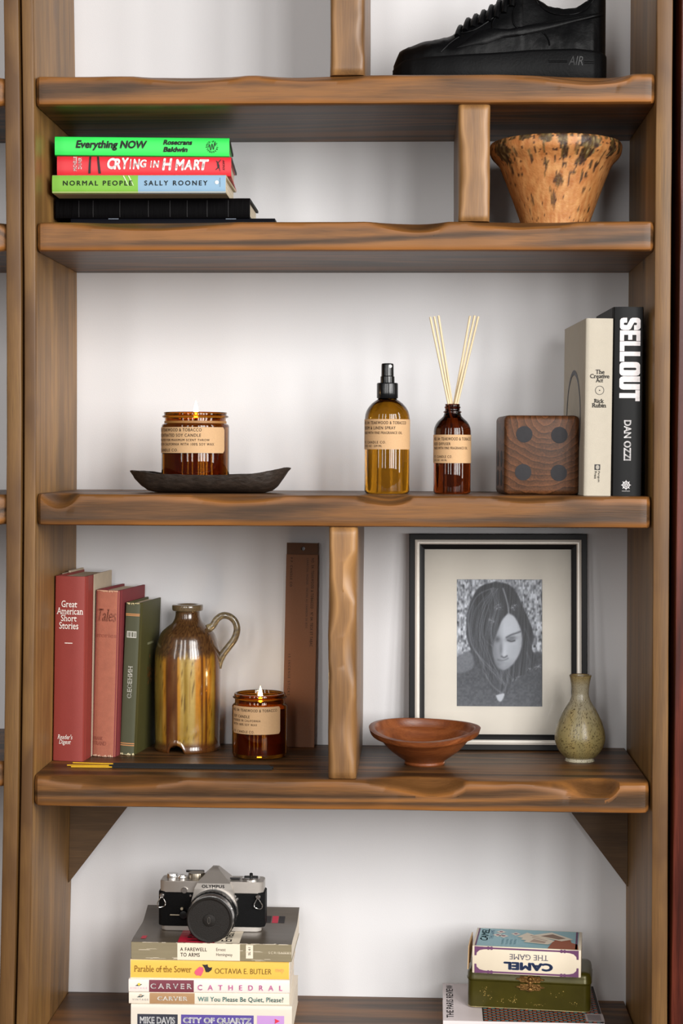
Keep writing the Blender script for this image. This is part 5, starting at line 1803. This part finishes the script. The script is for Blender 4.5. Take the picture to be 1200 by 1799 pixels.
# ------------------------------------------------------------------ framed photograph
FY = .222                     # front of the frame at its foot
fl, fr2 = at(718.5, 1308, FY), at(1031.5, 1308, FY)
FW = (fr2.x - fl.x) * 1.004
ftop = at(875, 938.5, .238).z - S4
FLEAN = R(-3.4)
FH = ftop / math.cos(FLEAN)
pic = thing('picture_frame', 'framed black-and-white portrait in a black and silver frame leaning on the wall', 'picture frame', (fl.x, FY, S4), (FLEAN, R(-.25), 0))
fblk = plain('black_frame_paint', '#100f10', .45, spec=.3, var=.05)
fsil = plain('silver_frame_face', '#f4eee4', .38, .35, var=.04, vscale=50)
def rail(a0, a1, inset, prof, name, m):
    """mitred moulding between two corners; prof: (distance in from the outer edge, y)"""
    c = [(0, 0), (FW, 0), (FW, FH), (0, FH)]
    n_in = [(0, 1), (-1, 0), (0, -1), (1, 0)]
    i = a0
    p, q = c[i], c[(i + 1) % 4]
    t = ((q[0] - p[0]), (q[1] - p[1]))
    l = math.hypot(*t)
    t = (t[0] / l, t[1] / l)
    ni = n_in[i]
    A = [(p[0] + t[0] * d + ni[0] * d, y, p[1] + t[1] * d + ni[1] * d) for d, y in prof]
    B = [(q[0] - t[0] * d + ni[0] * d, y, q[1] - t[1] * d + ni[1] * d) for d, y in prof]
    vf = loft([A, B])
    bm = bmesh.new()
    vs = [bm.verts.new(v) for v in vf[0]]
    for g in vf[1]:
        bm.faces.new([vs[k] for k in g])
    bmesh.ops.recalc_face_normals(bm, faces=bm.faces[:])
    return mesh(name, from_bm(bm), m, pic, 30)
for i in range(4):
    rail(i, 0, 0, [(0, .0165), (0, .003), (.001, .0016), (.0072, .0016), (.0082, .003), (.0082, .0165)], 'outer_rail', fblk)
for i in range(4):
    rail(i, 0, 0, [(.0076, .010), (.0078, .0012), (.0100, .0002), (.0125, .0004), (.0140, .0018), (.0140, .010)], 'silver_strip', fsil)
for i in range(4):
    rail(i, 0, 0, [(.0138, .0165), (.0138, .0030), (.0150, .0034), (.0205, .0066), (.0205, .0165)], 'inner_slip', fblk)
mat_m = plain('cream_mount_board', '#dcd5ca', .85, var=.03, bump=.12, bscale=1200)
# portrait opening, from the photograph
kx = FW / (1031 - 719)
ax0, ax1 = (803 - 719) * kx, (952.5 - 718.5) * kx
az1, az0 = FH - (1017 - 939) / (1308 - 939) * FH, FH - (1234 - 939) / (1308 - 939) * FH
mi = .0195
V = [(mi, .0105, mi), (FW - mi, .0105, mi), (FW - mi, .0105, FH - mi), (mi, .0105, FH - mi), (ax0, .0105, az0), (ax1, .0105, az0), (ax1, .0105, az1), (ax0, .0105, az1)]
V += [(x, .0125, z) for x, y, z in V]
F = [(0, 1, 5, 4), (1, 2, 6, 5), (2, 3, 7, 6), (3, 0, 4, 7)]
F += [tuple(i + 8 for i in reversed(q)) for q in F]
F += [(4, 5, 13, 12), (5, 6, 14, 13), (6, 7, 15, 14), (7, 4, 12, 15)]
mesh('mount', (V, F), mat_m, pic)
mesh('backing', box(.009, FW - .009, .0136, .0160, .009, FH - .009), plain('backing_board', '#6b5a48', .9), pic)

# the print: a woman in a dark coat looking down, bark behind her
NU, NV = 150, 216
UU, VV = np.meshgrid((np.arange(NU) + .5) / NU * 1005, (np.arange(NV) + .5) / NV * 1440)   # print coordinates, v downwards
rng = np.random.default_rng(4)
def vnoise(u, v, seed):
    u0, v0 = np.floor(u).astype(int), np.floor(v).astype(int)
    fu, fv = u - u0, v - v0
    fu, fv = fu * fu * (3 - 2 * fu), fv * fv * (3 - 2 * fv)
    def h(a, c):
        n_ = (a * 374761393 + c * 668265263 + seed * 974711) & 0x7fffffff
        n_ = ((n_ ^ (n_ >> 13)) * 1274126177) & 0x7fffffff
        return ((n_ ^ (n_ >> 16)) & 0xffff) / 65535.
    return (h(u0, v0) * (1 - fu) + h(u0 + 1, v0) * fu) * (1 - fv) + (h(u0, v0 + 1) * (1 - fu) + h(u0 + 1, v0 + 1) * fu) * fv
def inpoly(poly, u, v):
    ins = np.zeros(u.shape, bool)
    n_ = len(poly)
    for i in range(n_):
        (x0, y0), (x1, y1) = poly[i], poly[(i + 1) % n_]
        c = ((y0 > v) != (y1 > v)) & (u < (x1 - x0) * (v - y0) / (y1 - y0 + 1e-9) + x0)
        ins ^= c
    return ins
def soft(poly, wdt):
    poly = smooth_prof(poly + [poly[0]], 5)
    acc = np.zeros(UU.shape)
    for a in range(6):
        for rr_ in (.5, 1.):
            acc += inpoly(poly, UU + wdt * rr_ * math.cos(a * PI / 3), VV + wdt * rr_ * math.sin(a * PI / 3))
    return acc / 12
def lay(img, mask, val):
    return img * (1 - mask) + val * mask
def gauss(cx, cy, sx, sy, ang=0):
    ca, sa = math.cos(ang), math.sin(ang)
    x, y = (UU - cx) * ca + (VV - cy) * sa, -(UU - cx) * sa + (VV - cy) * ca
    return np.exp(-(x / sx) ** 2 - (y / sy) ** 2)
def curve_mask(pts, wdt):
    P = smooth_prof(pts, 8)
    m = np.zeros(UU.shape)
    for (x0, y0), (x1, y1) in zip(P, P[1:]):
        dx, dy = x1 - x0, y1 - y0
        t = np.clip(((UU - x0) * dx + (VV - y0) * dy) / (dx * dx + dy * dy + 1e-9), 0, 1)
        m = np.maximum(m, np.exp(-(((UU - x0 - t * dx) ** 2 + (VV - y0 - t * dy) ** 2) / wdt ** 2)))
    return m
bark = .66 + .34 * (vnoise(UU / 34, VV / 52, 1) - .5) + .5 * (vnoise(UU / 15, VV / 26, 2) - .5)
bark -= .42 * np.clip(vnoise(UU / 22 + 3, VV / 38, 5) - .62, 0, 1) * 2.2
img = np.clip(bark, .18, .88)
coat = soft([(0, 880), (90, 850), (200, 800), (330, 900), (600, 1150), (780, 1050), (900, 830), (1005, 900), (1005, 1440), (0, 1440)], 14)
img = lay(img, coat, .25 + .10 * (vnoise(UU / 20, VV / 20, 8) - .5) + .10 * np.clip((VV - 900) / 540, 0, 1))
img = lay(img, soft([(0, 890), (160, 820), (200, 1000), (0, 1060)], 12), .40 + .06 * vnoise(UU / 18, VV / 18, 9))
hair = soft([(450, 36), (600, 60), (700, 150), (770, 300), (850, 470), (900, 640), (880, 780), (930, 900), (880, 1010), (780, 1080), (660, 1130), (560, 1330), (420, 1250), (330, 1130), (260, 950), (180, 820), (120, 640), (125, 430), (170, 250), (280, 90)], 10)
strand = vnoise(UU / 7 + VV / 90 + 3 * vnoise(UU / 90, VV / 200, 12), VV / 260, 13)
img = lay(img, hair, .13 + .22 * (strand - .35) + .10 * np.clip((VV - 600) / 700, 0, 1))
face = soft([(605, 385), (680, 430), (740, 540), (765, 640), (760, 760), (720, 870), (660, 960), (600, 1010), (545, 1030), (480, 1000), (440, 930), (425, 840), (430, 740), (470, 620), (530, 470)], 12)
fv_ = .76 - .26 * np.clip((560 - UU) / 130, 0, 1) - .20 * np.clip((VV - 880) / 180, 0, 1) - .12 * np.clip((UU - 700) / 80, 0, 1) - .05 * np.clip((VV - 600) / 300, 0, 1)
img = lay(img, face, fv_)
img = lay(img, face * gauss(560, 820, 30, 95, .06), .78)            # lit bridge and tip of the nose
img = lay(img, face * gauss(550, 850, 26, 30), .80)
img = lay(img, face * np.clip(gauss(640, 672, 62, 26, -.18) * 1.1, 0, 1), .36)   # socket
img = lay(img, face * np.clip(gauss(478, 680, 34, 34), 0, 1), .30)
img = lay(img, face * curve_mask([(585, 660), (640, 630), (700, 610), (748, 592)], 11) * .8, .26)
img = lay(img, face * curve_mask([(598, 690), (636, 704), (680, 694)], 9) * .9, .16)
img = lay(img, face * curve_mask([(600, 680), (642, 672), (690, 676)], 7) * .5, .56)
img = lay(img, face * curve_mask([(528, 872), (556, 886), (590, 868)], 11) * .8, .28)       # nostrils
img = lay(img, face * gauss(520, 790, 22, 90) * .75, .40)
img = lay(img, face * curve_mask([(488, 912), (530, 918), (570, 910), (602, 894)], 10) * .6, .34)   # mouth
img = lay(img, face * gauss(545, 942, 44, 12) * .6, .56)
img = lay(img, face * gauss(540, 985, 46, 26) * .6, .62)
img = lay(img, face * gauss(680, 800, 60, 70) * .45, .66)
img = lay(img, curve_mask([(545, 110), (575, 200), (600, 300), (612, 400)], 9) * .75, .66)   # parting
for pts, wd, vl in (([(440, 100), (250, 190), (150, 400), (160, 620), (210, 800), (330, 930), (460, 1050), (560, 1180)], 8, .56), ([(460, 110), (330, 250), (300, 450), (300, 640), (420, 760)], 6, .46), ([(300, 150), (330, 330), (290, 560), (270, 700)], 6, .52),
                    ([(140, 500), (170, 720), (300, 920), (360, 1120)], 9, .50), ([(230, 820), (330, 960), (500, 1120), (560, 1200)], 7, .60), ([(410, 740), (440, 860), (480, 940)], 6, .55), ([(330, 1060), (420, 1200), (540, 1290)], 10, .56), ([(620, 1010), (600, 1130), (560, 1250), (500, 1310)], 16, .58),
                    ([(800, 560), (840, 660), (860, 740)], 9, .36), ([(820, 830), (850, 930), (830, 1000)], 12, .44), ([(360, 250), (390, 420), (340, 640)], 4, .5), ([(200, 300), (165, 520), (200, 700)], 5, .5)):
    img = lay(img, curve_mask(pts, wd) * .42, vl)
for k in range(46):
    x0 = rng.uniform(150, 470)
    img = lay(img, hair * (1 - face) * curve_mask([(430 + rng.uniform(-30, 60), 110), (x0 + 60, 330), (x0, 600), (x0 + rng.uniform(20, 120), 900), (x0 + rng.uniform(120, 300), 1180)], 3.5) * .35, rng.uniform(.10, .55))
img = lay(img, soft([(460, 1310), (560, 1290), (530, 1370), (490, 1370)], 8), .80)          # collar
for cx0, cy0 in ((490, 290), (520, 330), (470, 330), (650, 320), (690, 300), (670, 345), (400, 460), (420, 480), (930, 1000), (850, 1020), (960, 980)):
    m = gauss(cx0, cy0, 26, 18) * np.clip((vnoise(UU / 9, VV / 9, int(cx0)) - .35) * 2, 0, 1)
    img = lay(img, m, .66)
img = np.clip(img * .92 + .03, 0, 1)
img += .03 * (rng.random(img.shape) - .5)
colr = np.stack([img * .97, img * .985 + .006, img + .03], -1)
lin = np.where(colr <= .04045, colr / 12.92, ((np.clip(colr, 0, 1) + .055) / 1.055) ** 2.4)
lin = np.concatenate([lin, np.ones(lin.shape[:2] + (1,))], -1)
vf = grid(NU, NV, lambda u, v: (ax0 - .0005 + (ax1 - ax0 + .001) * u, .0127, az1 + .0005 - (az1 - az0 + .001) * v))
mesh('photo_print', (vf[0], [tuple(reversed(q)) for q in vf[1]]), plain('silver_print', '#000', .45, var=.02, attr='Col'), pic, cols=lin.reshape(-1, 4))
def pane_mat():
    m, nt, b = new_mat('picture_glass')
    nt.nodes.remove(b)
    out = nt.nodes['Material Output']
    tr_, gl_, mx = N(nt, 'ShaderNodeBsdfTransparent'), N(nt, 'ShaderNodeBsdfGlossy'), N(nt, 'ShaderNodeMixShader')
    gl_.inputs['Roughness'].default_value = .05
    fr = N(nt, 'ShaderNodeFresnel')
    fr.inputs['IOR'].default_value = 1.45
    link(nt, fr, 0, mx, 0)
    link(nt, tr_, 0, mx, 1)
    link(nt, gl_, 0, mx, 2)
    link(nt, mx, 0, out, 'Surface')
    return m
mesh('glass_pane', box(mi, FW - mi, .0084, .0100, mi, FH - mi), pane_mat(), pic)

# ------------------------------------------------------------------ shelf five, right: magazine, tin, card game
MZ = .0255
mg0, mg1 = at(778.5, 1793, .088), at(1062, 1795, .088)
magz = mg0.z - S5
mag = thing('magazine', 'pale-covered literary magazine with a patterned picture, lying under the green tin', 'magazine', (mg0.x, .088, S5), (0, 0, R(-.6)))
mL, mD = mg1.x - mg0.x, .158
mesh('cover', prism([(mD, magz), (0, magz), (-.0004, magz - .0008), (-.0004, .0008), (0, 0), (mD, 0), (mD, .0006), (.0008, .0006), (.0008, magz - .0006), (mD, magz - .0006)], 0, mL, lambda a, c, d: (d, a, c)), plain('pale_pink_white_card', '#ded2d2', .42, var=.02), mag, 40)
mesh('pages', box(.0004, mL - .0004, .001, mD - .0004, .0007, magz - .0007), PAGE_W, mag)
tfm = lambda a, c: (a, c, magz + .0002)
tfm2 = lambda a, c: (a, c, magz + .0004)
letters(mag, 'THE PARIS REVIEW', (.0045, .012, .0135, .150), tfm, ink('#1c1a1c'), rot=90, bold=.01)
mxa = (849 - 778.5) / (1062 - 778.5) * mL
patch(mag, rectp(mxa, .001, mL - .0005, mD - .001), tfm, ink('#17110f'), 'cover_picture')
cs = [ink('#8f3527', .5), ink('#b0603c', .5), ink('#6f9aa0', .5)]
def weave(filt):
    V, F = [], []
    s_ = .0052
    for iy in range(int((mD - .004) / s_)):
        for ix in range(int((mL - mxa - .003) / s_)):
            x, y = mxa + .0015 + ix * s_, .0016 + iy * s_
            k = (ix + iy) % 2
            n = len(V)
            if filt == 2 and k:
                V += [tfm2(x, y + .001), tfm2(x + s_ * .8, y + .001), tfm2(x + s_ * .8, y + s_ * .7), tfm2(x, y + s_ * .7)]
            elif filt == 0 and not k:
                V += [tfm2(x, y), tfm2(x + s_ * .95, y), tfm2(x + s_ * .95, y + s_ * .35), tfm2(x + s_ * .2, y + s_ * .6)]
            elif filt == 1 and not k:
                V += [tfm2(x + s_ * .1, y + s_ * .62), tfm2(x + s_ * .95, y + s_ * .38), tfm2(x + s_ * .9, y + s_ * .9), tfm2(x + s_ * .3, y + s_ * .9)]
            else:
                continue
            F.append((n, n + 1, n + 2, n + 3))
    return V, F
for i, nm in enumerate(('red_weave_print', 'orange_weave_print', 'blue_weave_print')):
    mesh(nm, weave(i), cs[i], mag)
ba = (1031 - 778.5) / (1062 - 778.5) * mL
patch(mag, rectp(ba, .006, ba + .023, .038), lambda a, c: (a, c, magz + .0006), ink('#a69a9a'), 'barcode_panel')
mesh('barcode_lines', (lambda L_: ([p for q in L_ for p in q], [tuple(range(4 * i, 4 * i + 4)) for i in range(len(L_))]))([[(ba + .003 + k * .0012, .010, magz + .0008), (ba + .003 + k * .0012 + .0006, .010, magz + .0008), (ba + .003 + k * .0012 + .0006, .033, magz + .0008), (ba + .003 + k * .0012, .033, magz + .0008)] for k in range(14)]), ink('#6c6264'), mag)

# green tin with an ornate clasp
d = _f + _r * ((832 - 600) / FPX) - _u * ((1771 - 899.5) / FPX)
tp0 = EYE + d * ((S5 + magz - H) / d.z)
d = _f + _r * ((1026 - 600) / FPX) - _u * ((1781 - 899.5) / FPX)
tp1 = EYE + d * ((S5 + magz - H) / d.z)
yaw = math.atan2(tp1.y - tp0.y, tp1.x - tp0.x)
TW = (tp1 - tp0).length + .016
tin = thing('tin_box', 'small olive green hinged tin with ornate brass clasp, under the card game box', 'tin', (tp0.x - .008 * math.cos(yaw), tp0.y - .008 * math.sin(yaw) , S5 + magz + .0007), (0, 0, yaw))
def tin_mat():
    m = plain('olive_tin_paint', '#47410f', .3, metal=.3, var=.35, vscale=40, bump=.1, bscale=120)
    return m
TD = .074
TH = .0505
def rring(w, dp, r_, x0, y0, z):
    return [(a + x0, c + y0, z) for a, c in rrect(w, dp, r_, 6)]
mx_, my_ = TW / 2, TD / 2
prof = [(-.0025, 0), (-.0003, .0008), (0, .003), (0, .0345), (-.0008, .0352)]
lidp = [(-.0004, .0354), (.0010, .0358), (.0014, .0372), (.0010, .0385), (.0006, .0390), (.0004, .0440), (-.0010, .0480), (-.0040, .0500), (-.010, TH)]
mesh('tin_body', loft([rring(TW + 2 * o_, TD + 2 * o_, .009 + o_, mx_, my_, z_) for o_, z_ in prof]), tin_mat(), tin, 40)
mesh('tin_lid', loft([rring(TW + 2 * o_, TD + 2 * o_, max(.003, .009 + o_), mx_, my_, z_) for o_, z_ in lidp]), tin_mat(), tin, 40)
# bright worn bottom rim
mesh('worn_rim', tube([(a + mx_, c + my_, .0012) for a, c in rrect(TW - .001, TD - .001, .009, 6)], .0007, 6, closed=True), plain('bare_tin', '#c9b98a', .3, .8, var=.6, vscale=300), tin)
brs = plain('old_brass', '#8d6a3c', .38, .85, var=.45, vscale=260, bump=.8, bscale=420)
cxm = (927 - 819) / (1030 - 819) * TW
def ornate(cz_, up):
    P = []
    for k in range(40):
        a = 2 * PI * k / 40
        rr_ = 1 + .13 * math.cos(8 * a)
        P.append((cxm + .0162 * math.cos(a) * rr_ * (.82 + .18 * abs(math.cos(a))), cz_ + .0048 * math.sin(a) * rr_))
    return P
plate = mesh('clasp_plate', prism(ornate(.0405, 1), -.0030, -.0010), brs, tin)
mesh('clasp_plate', prism(ornate(.0300, -1), -.0016, -.0001), brs, tin)
for dx in (-.0095, .0095):
    for zz in (.0405, .0300):
        mesh('rosette', mv(xf(lathe([(0, 0), (.0022, 0), (.0018, .0012), (.0006, .0014), (0, .0012)], 12), lambda x, y, z_: (x, -z_, y)), cxm + dx, -.0029 if zz > .035 else -.0015, zz), brs, tin, 60)
mesh('clasp_tongue', join(mv(xf(lathe([(0, 0), (.0032, 0), (.0032, .002), (.002, .0034), (0, .0038)], 20), lambda x, y, z_: (x, -z_, y)), cxm, -.0026, .0410), box(cxm - .0016, cxm + .0016, -.0046, -.0026, .0270, .0415, .0005, 1), mv(xf(lathe([(0, 0), (.0022, 0), (.0022, .002), (0, .003)], 16), lambda x, y, z_: (x, -z_, y)), cxm, -.0026, .0275)), brs, tin, 50)
random.seed(9)
V, F = [], []
for cx0, cz0, sx_, sz_, m_ in ((.022, .022, .005, .011, 26), (.060, .012, .006, .005, 14), (.115, .022, .012, .004, 9), (.09, .008, .012, .003, 14), (.043, .012, .008, .005, 10), (.135, .012, .008, .006, 9), (.028, .016, .003, .003, 10)):
    for k in range(m_):
        x, z_ = cx0 + random.gauss(0, sx_ * .5), min(.033, max(.004, cz0 + random.gauss(0, sz_ * .5)))
        s_ = random.uniform(.0002, .0010)
        n = len(V)
        V += [(x - s_, -.0002, z_), (x + s_ * .2, -.0002, z_ - s_ * .7), (x + s_, -.0002, z_ + s_ * .3), (x - s_ * .1, -.0002, z_ + s_)]
        F.append((n, n + 1, n + 2, n + 3))
mesh('paint_chips', (V, F), plain('bare_tin_chips', '#b59a55', .4, .6, var=.3), tin)

# card game box, upside down to the viewer
bz = S5 + magz + .0007 + TH + .0003
d = _f + _r * ((829.5 - 600) / FPX) - _u * ((1709 - 899.5) / FPX)
q0 = EYE + d * ((bz - H) / d.z)
d = _f + _r * ((1020.5 - 600) / FPX) - _u * ((1718 - 899.5) / FPX)
q1 = EYE + d * ((bz - H) / d.z)
byaw = math.atan2(q1.y - q0.y, q1.x - q0.x)
BW, BD = (q1 - q0).length, .088
BH = (1709 - 1661.5) * mm(q0.y) * 1.02
gb = thing('card_game_box', 'blue-topped cream card game box with upside-down lettering, on the green tin', 'box', (q0.x, q0.y, bz), (0, 0, byaw))
cmb = plain('cream_box_card', '#eadcc4', .45, var=.04)
mesh('carton', box(0, BW, 0, BD, 0, BH, .0009, 2), cmb, gb, 40)
ff = lambda a, c: (a, -.0002, c)
ff2 = lambda a, c: (a, -.0004, c)
tp = lambda a, c: (a, c, BH + .0002)
tp2 = lambda a, c: (a, c, BH + .0004)
tp3 = lambda a, c: (a, c, BH + .0006)
tp4 = lambda a, c: (a, c, BH + .0008)
patch(gb, rectp(.003, .0015, BW - .004, BD - .003), tp, ink('#86b4be', .4), 'blue_top_panel')
navy, plum = ink('#3e4f78'), ink('#6b3f66')
letters(gb, 'CAMEL', (BW * .29, .0060, BW * .745, .0165), ff2, navy, rot=180, bold=.06)
letters(gb, 'THE GAME', (BW * .345, .0195, BW * .70, .0265), ff2, ink('#5b5a68'), rot=180, serif=True)
def fxb(x):                   # pixel x -> along the front
    return (x - 829.5) / 191 * BW
for zc_, sg in ((.0022, 1), (BH - .0022, -1)):
    patch(gb, rectp(fxb(834), zc_ - .0011, fxb(1015), zc_ + .0011), ff, plum, 'column_bar')
    for x_, s_ in ((833.5, 1), (1016.5, -1)):
        P = [(fxb(x_), zc_ - .0018), (fxb(x_ + s_ * 13), zc_ - .0016), (fxb(x_ + s_ * 22), zc_ - .0014), (fxb(x_ + s_ * 22), zc_ + .0014), (fxb(x_ + s_ * 16), zc_ + sg * .0018), (fxb(x_ + s_ * 9), zc_ + sg * .0030), (fxb(x_ + s_ * 4), zc_ + sg * .0062), (fxb(x_ + s_ * 3.4), zc_ + sg * .0098), (fxb(x_), zc_ + sg * .0098)]
        if sg < 0:
            P = [(a, 2 * zc_ - c if i < 2 or i == 2 else c) for i, (a, c) in enumerate(P)]
            P[0], P[1], P[2], P[3] = (P[0][0], zc_ + .0018), (P[1][0], zc_ + .0016), (P[2][0], zc_ + .0014), (P[3][0], zc_ - .0014)
        patch(gb, P, ff2, plum, 'column_capital')
        for dx in (24.5, 30):
            patch(gb, circ(fxb(x_ + s_ * dx), zc_, .0022, 14), ff2, plum, 'column_bead')
patch(gb, rectp(BW - .0075, .0015, BW - .005, BD - .004), tp2, plum, 'top_border')
patch(gb, rectp(.003, .0015, .0048, BD - .004), tp2, plum, 'top_border')
# picture on the top: a hand of cards
ty_ = lambda v: v * BD
patch(gb, [(fxb(962), .001), (fxb(1016), .001), (fxb(1014), ty_(.28)), (fxb(1003), ty_(.36)), (fxb(998), ty_(.62)), (fxb(985), ty_(.52)), (fxb(972), ty_(.45)), (fxb(966), ty_(.22))], tp2, ink('#a3593a'), 'printed_hand')
cards = [[(905, .56), (922, .80), (973, .42), (965, .26)], [(912, .42), (926, .66), (972, .40), (964, .22)], [(918, .28), (930, .54), (968, .34), (962, .20)], [(930, .66), (966, .86), (1006, .52), (985, .40)]]
for i, q in enumerate(cards):
    patch(gb, [(fxb(x), ty_(v)) for x, v in q], (lambda i: lambda a, c: (a, c, BH + .0006 + i * .0001))(i), ink('#e9dcc8'), 'printed_card')
    m_ = [(sum(fxb(x) for x, v in q) / 4), (sum(ty_(v) for x, v in q) / 4)]
    patch(gb, [(m_[0] + (fxb(x) - m_[0]) * .6, m_[1] + (ty_(v) - m_[1]) * .6) for x, v in q], (lambda i: lambda a, c: (a, c, BH + .00066 + i * .0001))(i), ink('#8a6f5c' if i == 3 else '#b79e8c'), 'printed_card_face')
for x, v in ((875, .80), (881, .58), (902, .72), (870, .62)):
    patch(gb, [(fxb(x - 9), ty_(v)), (fxb(x), ty_(v - .10)), (fxb(x + 9), ty_(v)), (fxb(x), ty_(v + .08))], tp2, ink('#e9dcd0'), 'printed_card')
    patch(gb, circ(fxb(x), ty_(v), .0024, 10), tp3, ink('#8b5a74'), 'printed_pip')
letters(gb, 'CAMEL', (fxb(840), ty_(.30), fxb(854), ty_(.92)), tp2, ink('#4a6f8a'), rot=90, bold=.01, shear=.2)
letters(gb, 'THE GAME', (fxb(856), ty_(.40), fxb(863), ty_(.88)), tp2, ink('#4a6f8a'), rot=90)
for x in (879, 887, 894, 901):
    letters(gb, 'PLAYING', (fxb(x), ty_(.16), fxb(x + 4), ty_(.42)), tp2, ink('#5f8d9c'), rot=90)
# torn end flap at the left
tear = [(0, 0), (.0018, .006), (.0002, .014), (-.002, .022), (-.0045, .030), (-.006, BH * .95), (-.001, BH)]
mesh('torn_flap', prism([(y, z_) for y, z_ in ((.004, .003), (.018, .0005), (.030, .004), (.044, .001), (.060, .006), (.070, .012), (.074, .022), (.068, BH - .001), (.030, BH), (.006, BH - .002))], -.0055, -.0045, lambda a, c, dd: (dd - .06 * max(0, .03 - c) * .5, a, c)), plain('torn_card', '#cfae82', .8, var=.15), gb)
